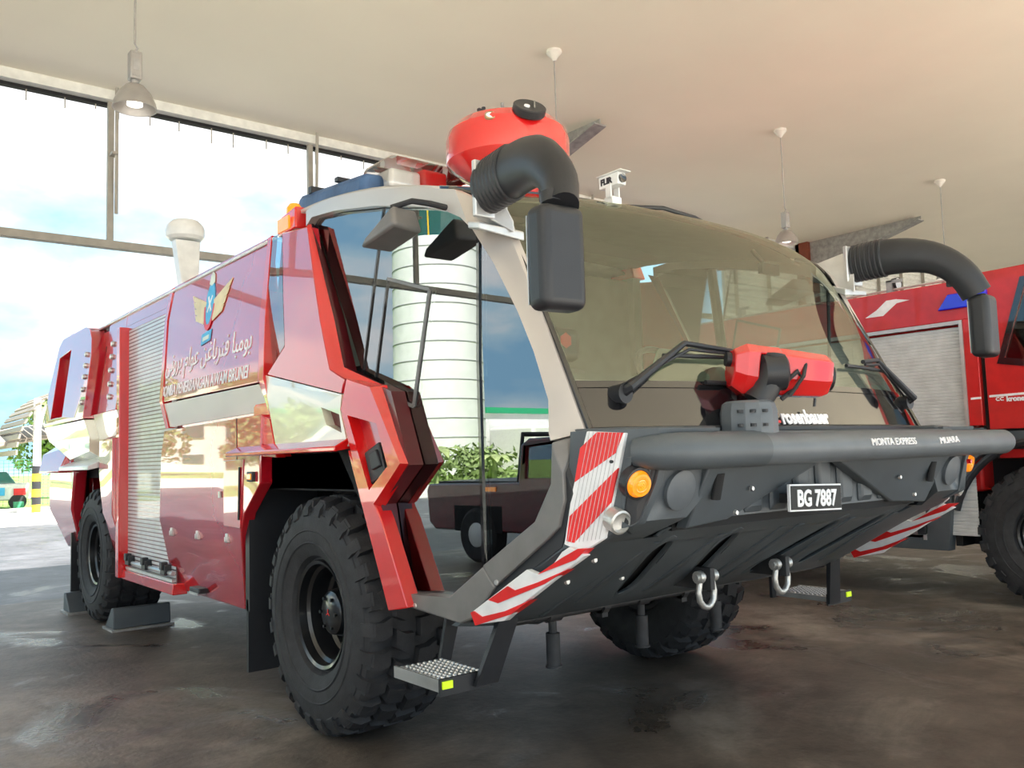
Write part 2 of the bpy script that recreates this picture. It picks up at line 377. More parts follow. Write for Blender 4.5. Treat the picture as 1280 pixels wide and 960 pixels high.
# ================================================================ wheels (built on an axle at the origin, outer face towards -x)
def wheel_meshes():
    Rw = 0.635; w = 0.25
    t = G()
    prof = [(-.20, .300), (-.235, .315), (-.262, .36), (-.272, .44), (-.268, .50), (-.255, .545), (-.248, .548), (-.240, .578), (-.215, .592), (0, .598),
            (.215, .592), (.25, .56), (.268, .50), (.272, .44), (.262, .36), (.235, .315), (.20, .300), (.20, .27)]
    t.lathe([(-.20, .27)]+prof, (0, 0, 0), 'x', 72); t.f.pop(); t.f.pop()
    for ring, rr_ in ((-.2735, .452), (-.2700, .385)):
        t.lathe([(ring+.004, rr_-.008), (ring-.003, rr_), (ring+.004, rr_+.008)], (0, 0, 0), 'x', 72); t.f.pop(); t.f.pop()
    t.f = t.f
    def lug(a, da, x0, x1, r0, r1, sk, r1b=None):
        vs = []
        for (r, sh, ins) in ((r0, 0, 0), (r1, 0.12, 1)):
            for (x, aa) in ((x0, a-da+sk), (x0, a+da+sk), ((x0+x1)/2, a+da*1.25), (x1, a+da-sk), (x1, a-da-sk), ((x0+x1)/2, a-da*0.75)):
                cx = (x0+x1)/2; xx = cx+(x-cx)*(1-sh); am = a+(aa-a)*(1-sh)
                q = r if r1b is None or r == r0 or x != x0 else r1b
                vs.append((xx, q*math.cos(am), q*math.sin(am)))
        t.add(vs, [(0, 1, 2, 3, 4, 5), (11, 10, 9, 8, 7, 6)]+[(i, (i+1) % 6, 6+(i+1) % 6, 6+i) for i in range(6)])
    n = 26
    for k in range(n):
        a = 2*math.pi*k/n; h = math.pi/n
        lug(a, .078, -.245, -.135, .575, Rw-.004, .02, Rw-.028); lug(a+h, .078, .245, .135, .575, Rw-.004, -.02, Rw-.028)
        lug(a+h*.9, .080, -.125, -.010, .585, Rw, -.025); lug(a, .080, .010, .125, .585, Rw, .025)
        for s, ph in ((-1, 0), (1, h)):     # shoulder lugs running down the sidewall
            vs = []
            for (x, r) in ((.228, .618), (.262, .575), (.268, .535), (.225, .50)):
                for d in (-.055, .055): vs.append((s*x, r*math.cos(a+ph+d), r*math.sin(a+ph+d)))
            t.add(vs, [(0, 1, 3, 2), (2, 3, 5, 4), (4, 5, 7, 6), (6, 7, 1, 0), (0, 2, 4, 6), (1, 7, 5, 3)])
    rim = G().lathe([(-.205, .292), (-.222, .286), (-.215, .268), (-.17, .262), (-.155, .245), (-.06, .235), (-.045, .215), (.0, .205), (.0, .12)], (0, 0, 0), 'x', 64)
    rim.f.pop(); rim.f.pop()
    hub = G().lathe([(.0, .205), (-.01, .15), (-.03, .135), (-.10, .13), (-.15, .115), (-.165, .09), (-.17, .0001)], (0, 0, 0), 'x', 40)
    for k in range(10):
        a = 2*math.pi*k/10; hub.tube([(-.002, .172*math.cos(a), .172*math.sin(a)), (-.035, .172*math.cos(a), .172*math.sin(a))], .013, 6)
    for k in range(6):
        a = 2*math.pi*k/6; hub.tube([(-.15, .085*math.cos(a), .085*math.sin(a)), (-.178, .085*math.cos(a), .085*math.sin(a))], .010, 6)
    mark = G()
    for k in range(3):
        a = R(90+120*k); mark.box((-.1715, .0+.012*math.cos(a), .012*math.sin(a)), (.002, .020, .006), Matrix.Rotation(a, 3, 'X'))
    return t, rim, hub, mark
WG = wheel_meshes()
PROTO = {}
def wheel(parent, x, y, side, steer=0, z=0.633):
    out = []
    for nm, g, m in (('tyre', WG[0], 'rubber'), ('rim', WG[1], 'rim_black'), ('hub', WG[2], 'rim_black'), ('hub_mark', WG[3], 'sign_red')):
        if nm not in PROTO:
            PROTO[nm] = put(nm, g, m, None, sharp=30); o = PROTO[nm]
        else:
            o = bpy.data.objects.new(nm, PROTO[nm].data); COL.objects.link(o)
        out.append(o)
    ty = out[0]; org = ORG[parent.name]
    ty.parent = parent; ty.location = Vector((x, y, z))-org
    ty.rotation_euler = (rnd.uniform(0, 0.2), 0, (math.pi if side > 0 else 0)+steer)
    for o in out[1:]: o.parent = ty; o.location = (0, 0, 0); o.rotation_euler = (0, 0, 0)
    return ty

# ================================================================ fire truck
T = root('fire_truck', (0, 1.5, 0), 'big red airport fire truck in front in front, black windscreen, grey bumper bar, plate', 'fire truck')
wheel(T, -1.225, -0.10, -1, 0.0); wheel(T, 1.225, -0.10, 1, 0.0)
wheel(T, -1.225, 4.66, -1); wheel(T, 1.225, 4.66, 1)

# --- structure under the skins
g = G(); g.bb(-.85, .85, -1.2, 6.1, .86, 1.3); g.bb(-.42, -.30, -1.2, 6.1, .72, .9); g.bb(.42, .30, -1.2, 6.1, .72, .9); g.bb(-.4, .4, 1.2, 3.4, .55, .9); g.bb(-.9, .9, -.8, 1.0, .95, 1.42); g.bb(-.95, .95, .25, 1.0, 1.3, 2.0)
put('chassis', g, 'chassis', T)
put('axle', G().tube([(-1.1, -.1, .63), (1.1, -.1, .63)], .11).tube([(-1.1, 4.66, .63), (1.1, 4.66, .63)], .11).lathe([(-.2, .1), (-.1, .24), (.1, .24), (.2, .1)], (0, -.1, .63), 'y', 20), 'chassis', T)
put('body_shell', G().bb(-1.40, 1.40, .52, 6.1, 1.5, 2.80).bb(-1.36, 1.36, .92, 3.70, .60, 1.6).bb(-1.30, 1.30, 5.55, 6.2, .75, 1.6), 'red_paint', T, bevel=.03)
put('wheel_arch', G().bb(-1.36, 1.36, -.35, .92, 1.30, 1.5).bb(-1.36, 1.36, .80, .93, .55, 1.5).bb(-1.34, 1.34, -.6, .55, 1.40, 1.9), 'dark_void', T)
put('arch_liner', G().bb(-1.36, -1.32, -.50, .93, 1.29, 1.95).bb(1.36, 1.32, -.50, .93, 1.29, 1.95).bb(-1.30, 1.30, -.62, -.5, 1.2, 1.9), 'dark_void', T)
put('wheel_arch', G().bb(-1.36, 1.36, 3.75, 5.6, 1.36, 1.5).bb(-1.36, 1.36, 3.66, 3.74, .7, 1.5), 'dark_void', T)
def roofg():
    def f(u, v):
        x = (u*2-1)*1.42; y = .2+v*5.95
        return (x, y, 2.865+.05*(1-abs(u*2-1)**3)-max(0, abs(x)-1.36)*.6-.0*v)
    return G().grid(f, 16, 8)
put('body_roof', roofg(), 'white_paint', T, solid=.02)

# --- rear body, upper logo panel with white band
up = [(2.471, 2.864), (2.5, 2.604), (2.416, 1.945), (0.552, 1.941), (0.582, 2.131), (0.639, 2.86)]
sidepart('logo_panel', [up], body_side, -.012, .05, 'red_paint', T, BODCUT, bevel=.006)
bd = [(2.428, 1.934), (2.478, 1.751), (0.516, 1.77), (0.559, 1.932)]
sidepart('white_band', [bd], body_side, -.012, .05, 'band', T, BODCUT, bevel=.004)
rp = [(0.595, 2.853), (0.592, 2.33), (0.5, 1.937), (0.47, 1.724), (0.417, 1.49), (0.349, 1.489), (0.408, 1.56), (0.429, 1.921), (0.503, 2.317), (0.541, 2.856)]
sidepart('corner_strip', [rp], body_side, -.03, .05, 'red_front', T, BODCUT, bevel=.006)
sp2 = [(2.531, 2.854), (2.578, 2.615), (2.45, 1.935), (2.491, 1.745), (2.413, 1.748), (2.376, 1.93), (2.514, 2.605), (2.453, 2.857)]
sidepart('edge_strip', [sp2], body_side, -.02, .05, 'red_front', T, BODCUT, bevel=.003)
# --- lower panel
lp = [(2.334, 1.72), (2.41, 1.534), (2.448, 1.004), (2.569, 0.513), (1.126, 0.508), (0.755, 1.15), (0.512, 1.336), (0.509, 1.493), (0.487, 1.744)]
sidepart('lower_panel', [lp], low_side, -.02, .06, 'red_paint', T, [(1, 1.05)], bevel=.008)
# return faces of the lower panel towards the wheel
sidepart('panel_edge', [[(0.541, 1.747), (0.557, 1.493), (0.498, 1.492), (0.325, 1.484), (0.412, 1.712)]], low_side, .0, .06, 'red_front', T, bevel=.003)
ht = [(1.091, 1.478), (0.755, 1.483), (0.811, 1.055), (1.088, 1.06)]
hr = sidepart('hatch_door', [ht], low_side, -.026, -.018, 'red_paint', T, [(1, 1.05)], bevel=.003)
for s, hd in zip((1, -1), hr):
    put('hatch_lock', G().bb(s*-1.535, s*-1.525, 1.13, 1.16, 1.24, 1.28), 'alu', hd)
    q = [(0.803, 1.434), (0.82, 1.109)]
    put('hatch_hinge', G().tube([(s*-1.532, q[0][0], q[0][1]), (s*-1.532, q[1][0], q[1][1])], .006, 8), 'black_plastic', hd)
for s in (1, -1):
    put('panel_seam', G().bb(s*-1.524, s*-1.519, 0.87, 0.876, 1.44, 1.74), 'dark_red', T)
    for (y, z) in [(2.189, 0.98), (1.632, 0.984), (1.072, 0.992)]:
        put('panel_latch', G().bb(s*(low_side(y, z)-.034), s*(low_side(y, z)-.01), y-.016, y+.016, z-.04, z+.02).bb(s*(low_side(y, z)-.044), s*(low_side(y, z)-.02), y-.008, y+.008, z-.035, z+.0), 'alu', T, bevel=.004)
    (y, z), = [(0.626, 1.375)]
    ml = put('side_marker_lamp', G().bb(s*-1.54, s*-1.515, y-.045, y+.045, z-.03, z+.03), 'black_plastic', T, bevel=.005)
    put('marker_lens', G().bb(s*-1.546, s*-1.535, y-.03, y+.03, z-.018, z+.018), 'amber', ml, bevel=.004)
    (y, z), = [(1.858, 0.552)]
    gh = put('panel_grip', G().bb(s*-1.455, s*-1.38, y-.10, y+.10, z-.0, z+.035), 'black_plastic', T, bevel=.006)
    put('grip_edge', G().bb(s*-1.46, s*-1.40, y-.09, y+.09, z-.012, z+.004), 'alu', gh)

# --- crest and writing on the logo panel (both flanks carry the fleet name; only the near crest is seen)
BX = -1.516
def surfpt(y, z): return (body_side(y, z)-.016, y, z)
yz = [(2.353, 2.009), (0.567, 2.021), (0.598, 2.182), (1.591, 2.543), (1.679, 2.515)]
slope = (yz[1][1]-yz[0][1])/(yz[0][0]-yz[1][0])
def flat_text(name, body, px_left, px_right, zc, hgt, **k):
    y0, y1 = px_left, px_right
    t_ = text(name, body, 1.0, (0, 0, 0), (1, 0, 0), (0, 1, 0), 'decal_white', T, depth=.1, **k)
    vs = [v.co.copy() for v in t_.data.vertices]; ox = ORG[T.name]
    xs_ = [v.x+ox.x for v in vs]; ys_ = [v.y+ox.y for v in vs]; zs_ = [v.z+ox.z for v in vs]
    a0, a1, b0, b1 = min(xs_), max(xs_), min(ys_), max(ys_)
    for v, x, yy, zz in zip(t_.data.vertices, xs_, ys_, zs_):
        u = (x-a0)/(a1-a0); w = (yy-b0)/(b1-b0); y = y0+(y1-y0)*u; z = zc+(w-.5)*hgt
        v.co = Vector((body_side(y, z)-(.0130 if zz > 0 else .0165), y, z))-ox
    return t_
AR = '\uFE91\uFEEE\uFEE3\uFE92\uFE8E \uFED3\uFEE8\uFEAE\uFE91\uFE8E\uFECF\uFEE6 \uFECB\uFEEE\uFE8D\uFEE1 \uFE91\uFEAE\uFEED\uFEE7\uFEF2'
flat_text('jawi_lettering', AR[::-1], 2.40, 0.715, 2.20, .23)
flat_text('fleet_lettering', 'BOMBA PENERBANGAN AWAM BRUNEI', 2.43, 0.72, 2.025, .085, bold=.012)
# crest: shield, wings, crown and scroll
cy, cz = 1.56, 2.585
cr = put('crest', slab([[(cy+.085*math.cos(a), cz+.16*math.sin(a)) for a in [2*math.pi*i/24 for i in range(24)]]], body_side, 0, -.018, -.013), 'logo_blue', T, smooth=False)
for s in (1, -1):
    for k in range(4):
        a0 = (cy+s*.07, cz+.02-.035*k); L_ = .24-.035*k
        put('crest_wing', slab([[a0, (a0[0]+s*(L_+.08), a0[1]+.10-.02*k), (a0[0]+s*(L_+.05), a0[1]+.055-.02*k), (a0[0]+s*.02, a0[1]-.05)]], body_side, 0, -.0185-.0006*k, -.014-.0006*k), 'logo_gold', cr, smooth=False)
put('crest_crown', slab([[(cy-.05, cz+.15), (cy-.035, cz+.21), (cy, cz+.235), (cy+.035, cz+.21), (cy+.05, cz+.15), (cy, cz+.13)]], body_side, 0, -.020, -.015), 'logo_pale', cr, smooth=False)
put('crest_ring', slab([[(cy+.10*math.cos(a), cz-.01+.18*math.sin(a)) for a in [math.pi+math.pi*i/14 for i in range(15)]]+[(cy+.075*math.cos(a), cz-.01+.14*math.sin(a)) for a in [2*math.pi-math.pi*i/14 for i in range(15)]]], body_side, 0, -.0205, -.0155), 'sign_red', cr, smooth=False)
for s in (1, -1):
    put('crest_emblem', slab([[(cy-s*.045, cz-.05), (cy-s*.03, cz-.06), (cy+s*.045, cz+.05), (cy+s*.03, cz+.06)]], body_side, 0, -.021-.0005*s, -.017), 'decal_white', cr, smooth=False)
put('crest_scroll', slab([[(cy-.09, cz-.27), (cy+.09, cz-.29), (cy+.09, cz-.21), (cy-.09, cz-.19)]], body_side, 0, -.019, -.014), 'logo_blue', cr, smooth=False)
put('crest_scroll_text', slab([[(cy-.06, cz-.255), (cy+.06, cz-.265), (cy+.06, cz-.235), (cy-.06, cz-.225)]], body_side, 0, -.021, -.016), 'logo_pale', cr, smooth=False)

# --- roller shutter bay
def shutter(parent, xf, y0, y1, z0, z1, s, pitch=.032, mname='slat_grey'):
    g = G(); n = int((z1-z0)/pitch)
    for i in range(n):
        z = z0+i*pitch
        for a, b in ((0, .30), (.30, .5), (.5, 1.0)):
            xa = xf+(.0 if a < .5 else -.006)*s*-1
        x1 = xf; x2 = xf+.006*s
        g.add([(x1, y0, z), (x1, y1, z), (x2, y0, z+pitch*.18), (x2, y1, z+pitch*.18), (x2, y0, z+pitch*.82), (x2, y1, z+pitch*.82), (x1, y0, z+pitch), (x1, y1, z+pitch)],
              [(0, 1, 3, 2), (2, 3, 5, 4), (4, 5, 7, 6)])
    return put('shutter_slats', g, mname, parent, kind='stuff', sharp=4)
for s in (1, -1):
    shutter(T, s*-1.415, 2.36, 3.66, .60, 2.68, -s)
    put('shutter_recess', G().bb(s*-1.42, s*-1.36, 2.34, 3.72, .56, 2.72), 'dark_red', T)
    br = put('shutter_bottom_rail', G().tube([(s*-1.44, 2.36, .64), (s*-1.44, 3.62, .64)], .018, 10).bb(s*-1.45, s*-1.41, 2.36, 3.62, .575, .60), 'alu', T)
    for y in (3.50, 3.02, 2.52): put('rail_bracket', G().bb(s*-1.475, s*-1.41, y-.055, y+.055, .62, .70).bb(s*-1.49, s*-1.44, y-.03, y+.03, .66, .72), 'black_plastic', br, bevel=.006)
    # frame round the shutter
    put('shutter_frame', G().bb(s*-1.50, s*-1.38, 3.66, 3.76, .50, 2.70), 'red_front', T, bevel=.006)
    put('shutter_frame', slab([[(2.34, 2.67), (3.76, 2.67), (3.76, 2.86), (2.34, 2.86)]], body_side, 0, -.01, .08, [(1, 1.95)], None, s), 'red_paint', T, bevel=.006)
    put('shutter_frame', G().bb(s*-1.47, s*-1.36, 2.28, 3.70, .49, .572), 'red_front', T, bevel=.006)
    # pillar behind the shutter, upper and lower
    put('pillar_panel', slab([[(3.76, .50), (4.05, .50), (4.05, 1.0), (4.22, 1.42), (4.22, 1.72), (3.76, 1.72)]], low_side, 0, -.03, .08, [(1, 1.05)], None, s), 'red_paint', T, bevel=.006)
    put('pillar_panel', slab([[(3.76, 1.97), (4.36, 1.97), (4.36, 2.86), (3.76, 2.86)]], body_side, 0, -.01, .08, [], None, s), 'red_paint', T, bevel=.004)
    put('white_band', slab([[(3.68, 1.76), (4.50, 1.72), (4.50, 1.965), (3.68, 1.965)]], body_side, 0, -.02, .08, [], None, s), 'band', T, bevel=.004)
    for (y, z) in [(4.119, 2.607), (4.099, 2.484), (4.076, 2.354), (4.038, 2.224), (4.005, 2.104)]:
        put('side_lamp', G().lathe([(0, .001), (.006, .022), (.018, .027), (.03, .027)], (s*(body_side(y, z)-.04), y, z), 'x' , 16, None if s == 1 else Matrix.Rotation(math.pi, 3, 'Z')), 'cast_alu', T)
    # rear pod, proud of the pillar
    pod = [(4.50, 1.93), (4.50, 2.55), (4.58, 2.72), (4.72, 2.83), (4.9, 2.87), (5.9, 2.87), (6.05, 2.80), (6.28, 2.3), (6.32, 1.93)]
    hole = [(5.42, 2.0), (5.98, 2.0), (5.95, 2.66), (5.42, 2.70)]
    put('rear_pod', slab([pod, hole[::-1]], body_side, 0, -.11, .05, [(0, 4.9), (1, 1.95)], None, s), 'red_paint', T, bevel=.006)
    put('white_band', slab([[(4.50, 1.62), (5.3, 1.55), (6.30, 1.78), (6.30, 1.92), (4.50, 1.92)]], body_side, 0, -.11, .05, [(0, 4.9), (1, 1.76)], [[(4.50, 1.52), (5.3, 1.5), (6.25, 1.7), (6.25, 1.92), (4.50, 1.92)]], s), 'band', T, bevel=.006)
    put('pod_recess', slab([[(4.30, 1.97), (4.55, 1.97), (4.55, 2.80), (4.30, 2.80)]], body_side, 0, .02, .05, [], None, s), 'dark_red', T)
    for (y, z) in [(4.658, 2.563), (4.642, 2.452), (4.627, 2.341), (4.62, 2.216), (4.595, 2.09)]:
        put('side_lamp', G().lathe([(0, .001), (.006, .022), (.018, .027), (.03, .027)], (s*(body_side(y, z)-.14), y, z), 'x' , 16, None if s == 1 else Matrix.Rotation(math.pi, 3, 'Z')), 'cast_alu', T)
    put('rear_fender', G().hexa([(s*-1.62, 4.25, 1.44), (s*-1.62, 5.45, 1.44), (s*-1.62, 5.45, 1.48), (s*-1.62, 4.25, 1.48)], [(s*-1.34, 4.25, 1.50), (s*-1.34, 5.45, 1.50), (s*-1.34, 5.45, 1.60), (s*-1.34, 4.25, 1.60)]), 'white_paint', T, bevel=.008)
    rl = [(5.40, .72), (5.20, 1.44), (5.5, 1.60), (6.35, 1.50), (6.38, 1.0), (6.0, .62)]
    put('rear_quarter', slab([rl], low_side, 0, -.03, .10, [(1, 1.05), (0, 4.9)], None, s), 'red_paint', T, bevel=.02)
    put('rear_locker', G().hexa([(s*-1.62, 5.5, 1.42), (s*-1.62, 6.5, 1.42), (s*-1.58, 6.5, 1.62), (s*-1.50, 5.5, 1.70)], [(s*-1.35, 5.5, 1.42), (s*-1.35, 6.5, 1.42), (s*-1.35, 6.5, 1.78), (s*-1.35, 5.5, 1.78)]), 'red_paint', T, bevel=.02)
    put('rear_beacon', G().bb(s*-1.44, s*-1.25, 5.8, 6.12, 2.78, 2.93), 'blue_lens', T, bevel=.03)
put('rear_panel', G().bb(-1.42, 1.42, 6.0, 6.24, .75, 2.78), 'red_paint', T, bevel=.03)
put('mud_flap', G().bb(-1.48, -1.02, .80, .83, .18, .62).bb(-1.48, -1.02, 0.78, .84, .55, 1.3), 'black_plastic', T)
put('mud_flap', G().bb(1.48, 1.02, .80, .83, .18, .62).bb(1.48, 1.02, 0.78, .84, .55, 1.3), 'black_plastic', T)
for s in (1, -1): put('mud_flap', G().bb(s*-1.48, s*-1.0, 5.52, 5.55, .18, .8), 'black_plastic', T)

# ================================================================ cab flank
# triangular rear window
w2 = [(0.458, 2.824), (0.324, 2.814), (0.285, 2.137), (0.548, 1.991), (0.53, 2.421)]
sidepart('quarter_window', [w2], cab_side, .0, .03, 'side_glass', T, [(1, 2.4)])
# pink-reflecting red cab panel with white band zone and recessed grab handle
cp = [(0.21, 2.787), (-0.123, 2.749), (-0.279, 2.204), (-0.382, 1.933), (-0.536, 1.869), (-0.491, 1.714), (-0.513, 1.635), (0.455, 1.933), (0.43, 1.979), (0.174, 2.121)]
cb = [(0.455, 1.928), (0.419, 1.94), (-0.513, 1.631), (-0.565, 1.509), (-0.571, 1.468), (0.247, 1.483), (0.316, 1.558)]
grab = [(-0.276, 1.739), (-0.481, 1.69), (-0.504, 1.595), (-0.338, 1.643)]
cpz = [(0.21, 2.787), (-0.123, 2.749), (-0.279, 2.204), (-0.382, 1.933), (-0.536, 1.869), (-0.509, 1.794), (0.43, 1.979), (0.174, 2.121)]
cbz = [(0.442, 1.975), (-0.509, 1.79), (-0.491, 1.714), (-0.561, 1.525), (0.301, 1.539), (0.455, 1.924)]
sidepart('cab_panel', [cpz], cab_side, -.05, .02, 'red_paint', T, CABCUT, bevel=.006)
sidepart('white_band', [cbz, grab[::-1]], cab_side, -.05, .0, 'band', T, CABCUT, bevel=.003)
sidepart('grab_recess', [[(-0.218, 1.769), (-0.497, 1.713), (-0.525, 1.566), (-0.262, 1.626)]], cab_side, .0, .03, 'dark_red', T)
for s in (1, -1):
    fe = [(0.50, 1.485), (-0.56, 1.50), (-0.56, 1.56), (0.50, 1.56)]
    put('front_fender', G().hexa([(s*-1.60, .86, 1.50), (s*-1.60, -.60, 1.50), (s*-1.60, -.60, 1.525), (s*-1.60, .86, 1.525)], [(s*-1.42, .86, 1.52), (s*-1.42, -.52, 1.52), (s*-1.42, -.52, 1.60), (s*-1.42, .86, 1.60)]), 'red_front', T, bevel=.006)
    put('cab_rear_lower', slab([[(.28, 1.52), (.72, 1.52), (.72, 1.80), (.40, 1.97)]], low_side, 0, .03, .10, (), None, s), 'red_front', T)
# bright red strip: outer edge proud, inner edge sunk towards the glass
def ribbon(A, oa, B, ob, fn, s):
    g = G(); n = len(A)
    va = [(s*(fn(*p)+oa), p[0], p[1]) for p in A]; vb = [(s*(fn(*p)+ob), p[0], p[1]) for p in B]
    return g.add(va+vb, [(i, i+1, n+i+1, n+i) for i in range(n-1)])
sA = [(-0.123, 2.758), (-0.279, 2.204), (-0.382, 1.933), (-0.543, 1.868)]
sB = [(-0.11, 2.77), (-0.385, 2.192), (-0.483, 1.933), (-0.844, 1.812)]
sC = [(0.006, 2.813), (-0.348, 2.203), (-0.471, 1.92), (-0.836, 1.784)]
both('red_strip', lambda s: ribbon(sA, -.05, sB, -.02, cab_side, s), 'red_front', T)
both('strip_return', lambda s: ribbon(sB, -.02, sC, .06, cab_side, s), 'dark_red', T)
hf = [(-0.594, 1.859), (-0.81, 1.802), (-1.059, 1.434), (-0.828, 1.245), (-0.686, 1.358), (-0.535, 1.711)]
hb = [(-0.501, 1.881), (-0.867, 1.81), (-1.066, 1.429), (-0.797, 1.2), (-0.522, 1.517), (-0.443, 1.717)]
hh = [(-0.597, 1.679), (-0.862, 1.626), (-0.952, 1.421), (-0.788, 1.309)]
for hp_ in sidepart('handle_panel', [hf, hh[::-1]], cab_side, -.07, -.01, 'red_front', T, (), back=[hb, hh[::-1]]):
    pass
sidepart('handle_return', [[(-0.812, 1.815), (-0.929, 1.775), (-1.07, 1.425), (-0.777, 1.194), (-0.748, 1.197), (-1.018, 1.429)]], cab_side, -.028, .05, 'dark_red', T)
sidepart('handle_recess', [[(-0.439, 1.717), (-0.807, 1.664), (-0.896, 1.42), (-0.677, 1.269)]], cab_side, -.012, .02, 'red_paint', T)
for s in (1, -1):
    hk = [(-0.714, 1.489), (-0.846, 1.539), (-0.903, 1.387), (-0.775, 1.334)]
    dh = put('door_handle', slab([hk], cab_side, 0, -.05, -.0, (), None, s), 'black_plastic', T, bevel=.008)
    hk2 = [(-0.774, 1.48), (-0.84, 1.505), (-0.879, 1.425), (-0.801, 1.403)]
    put('handle_paddle', slab([hk2], cab_side, 0, -.062, -.04, (), None, s), 'black_plastic', dh, bevel=.006)
lf = [(-0.574, 1.508), (-0.805, 1.263), (-0.873, 1.171), (-1.079, 0.786), (-0.921, 0.754)]
sidepart('door_leg', [lf], cab_side, -.06, .02, 'red_front', T, (), bevel=.006)
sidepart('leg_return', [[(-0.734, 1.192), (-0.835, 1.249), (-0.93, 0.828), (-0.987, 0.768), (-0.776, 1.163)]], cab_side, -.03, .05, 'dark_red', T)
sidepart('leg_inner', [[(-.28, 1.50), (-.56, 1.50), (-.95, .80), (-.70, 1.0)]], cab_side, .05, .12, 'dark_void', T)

# glass in one plane
def glass_plane(y, z): return -1.405+0.04*(-y-0.5)
go = [(-0.056, 2.822), (-0.308, 2.802), (-0.723, 2.728), (-1.076, 2.643), (-1.297, 2.574), (-1.433, 2.506), (-1.511, 2.442), (-1.488, 1.868), (-1.487, 0.978), (-1.245, 0.834), (-0.877, 0.819), (-0.714, 1.198), (-1.012, 1.428), (-0.883, 1.787), (-0.525, 1.926)]
gq = [(-1.519, 2.436), (-1.635, 2.262), (-1.759, 2.04), (-1.848, 1.864), (-1.937, 1.665), (-1.969, 1.523), (-1.933, 1.339), (-1.843, 1.192), (-1.498, 0.982), (-1.499, 1.867)]
sidepart('door_glass', [go], glass_plane, .0, .008, 'side_glass', T)
sidepart('front_quarter_glass', [gq], glass_plane, .0, .008, 'side_glass', T)
def line_strip(px, w, off=-.006):
    return px
def bar(name, a, b, w, m, s, fn=glass_plane, o0=-.008, o1=.0, par=None):
    a, b = Vector(a), Vector(b); d = (b-a).normalized(); n = Vector((-d.y, d.x))*w/2
    return put(name, slab([[tuple(a+n), tuple(b+n), tuple(b-n), tuple(a-n)]], fn, 0, o0, o1, (), None, s), m, par or T, smooth=False)
for s in (1, -1):
    q = [(-1.517, 2.44), (-1.493, 1.867), (-1.493, 0.979)]
    bar('glass_joint', q[0], q[1], .018, 'black_gloss', s); bar('glass_joint', q[1], q[2], .018, 'black_gloss', s)
    q = [(-0.768, 2.709), (-0.661, 2.32), (-0.547, 1.899), (-0.795, 2.346), (-1.146, 2.235), (-0.995, 1.699), (-0.847, 1.751), (-0.669, 1.864)]
    bar('window_line', q[0], q[1], .010, 'black_gloss', s); bar('window_line', q[1], q[2], .010, 'black_gloss', s)
    bar('window_line', q[3], q[7], .010, 'black_gloss', s)
    bar('window_line', q[3], q[4], .016, 'sill_grey', s); bar('window_line', q[4], q[5], .016, 'sill_grey', s); bar('window_line', q[5], q[6], .016, 'sill_grey', s)
    # black printed edge round the glass
# silver rail and pillar
rail = [(-0.027, 2.778), (-0.026, 2.866), (-0.176, 2.875), (-0.319, 2.866), (-0.62, 2.823), (-0.882, 2.771), (-1.121, 2.715), (-1.428, 2.629), (-1.516, 2.57), (-1.604, 2.494), (-1.705, 2.291), (-1.886, 1.928), (-2.076, 1.534), (-1.996, 1.504), (-1.952, 1.664), (-1.863, 1.862), (-1.775, 2.036), (-1.651, 2.257), (-1.54, 2.432), (-1.472, 2.492), (-1.339, 2.56), (-1.12, 2.627), (-0.772, 2.711), (-0.366, 2.784), (-0.098, 2.812)]
sidepart('cab_side_frame', [rail], cab_side, -.012, .035, 'silver', T, CABCUT, bevel=.006)
sl = [(-2.01, 1.501), (-2.061, 1.52), (-2.067, 1.283), (-2.032, 1.181), (-1.969, 1.134), (-1.647, 0.926), (-1.574, 1.006), (-1.9, 1.197), (-1.997, 1.342)]
sl2 = [(-1.647, 0.926), (-1.574, 1.003), (-1.332, 0.853), (-0.941, 0.835), (-0.999, 0.78), (-1.412, 0.751), (-1.495, 0.781)]
sidepart('lower_frame', [sl], cab_side, -.02, .05, 'sill_grey', T, CABCUT, bevel=.008)
sidepart('door_sill', [sl2], cab_side, -.02, .08, 'sill_grey', T, CABCUT, bevel=.008)
dk = [(-2.051, 1.52), (-2.078, 1.537), (-2.098, 1.306), (-2.033, 1.106), (-1.807, 0.981), (-1.458, 0.76), (-1.622, 0.921), (-1.947, 1.131), (-2.011, 1.179), (-2.046, 1.281)]
sidepart('dark_inner_trim', [dk], cab_side, -.005, .10, 'black_plastic', T, CABCUT, bevel=.004)
for s in (1, -1):
    (y, z), (y2, z2) = [(-1.663, 0.946), (-1.083, 0.792)]
    for a, b in ((y, z), (y2, z2)): put('sill_stud', G().lathe([(0, .012), (-.006, .010)], (s*(cab_side(a, b)-.02), a, b), 'x', 12), 'alu', T)
# cab back, floor and roof
put('cab_floor', G().bb(-.92, .92, -1.35, .2, .80, .90).bb(-1.36, 1.36, -1.35, -.86, .80, .90).bb(-1.25, 1.25, -1.75, -1.3, 1.06, 1.12), 'interior', T)
put('cab_back', G().bb(-1.36, 1.36, .16, .24, 1.96, 2.78).bb(-1.40, -1.32, .10, .50, 1.96, 2.80).bb(1.40, 1.32, .10, .50, 1.96, 2.80).bb(-1.30, 1.30, -.49, .2, 1.90, 1.96), 'interior', T)
E2 = [(-2.08, 1.53), (-1.88, 1.93), (-1.70, 2.26), (-1.52, 2.54), (-1.30, 2.67), (-.8, 2.80), (-.2, 2.89), (.25, 2.91)]
C2 = [(-2.30, 1.53), (-2.15, 1.93), (-1.97, 2.29), (-1.75, 2.58), (-1.40, 2.74), (-.8, 2.84), (-.2, 2.92), (.25, 2.93)]
W2 = [1.29, 1.285, 1.285, 1.31, 1.37, 1.42, 1.42, 1.42]
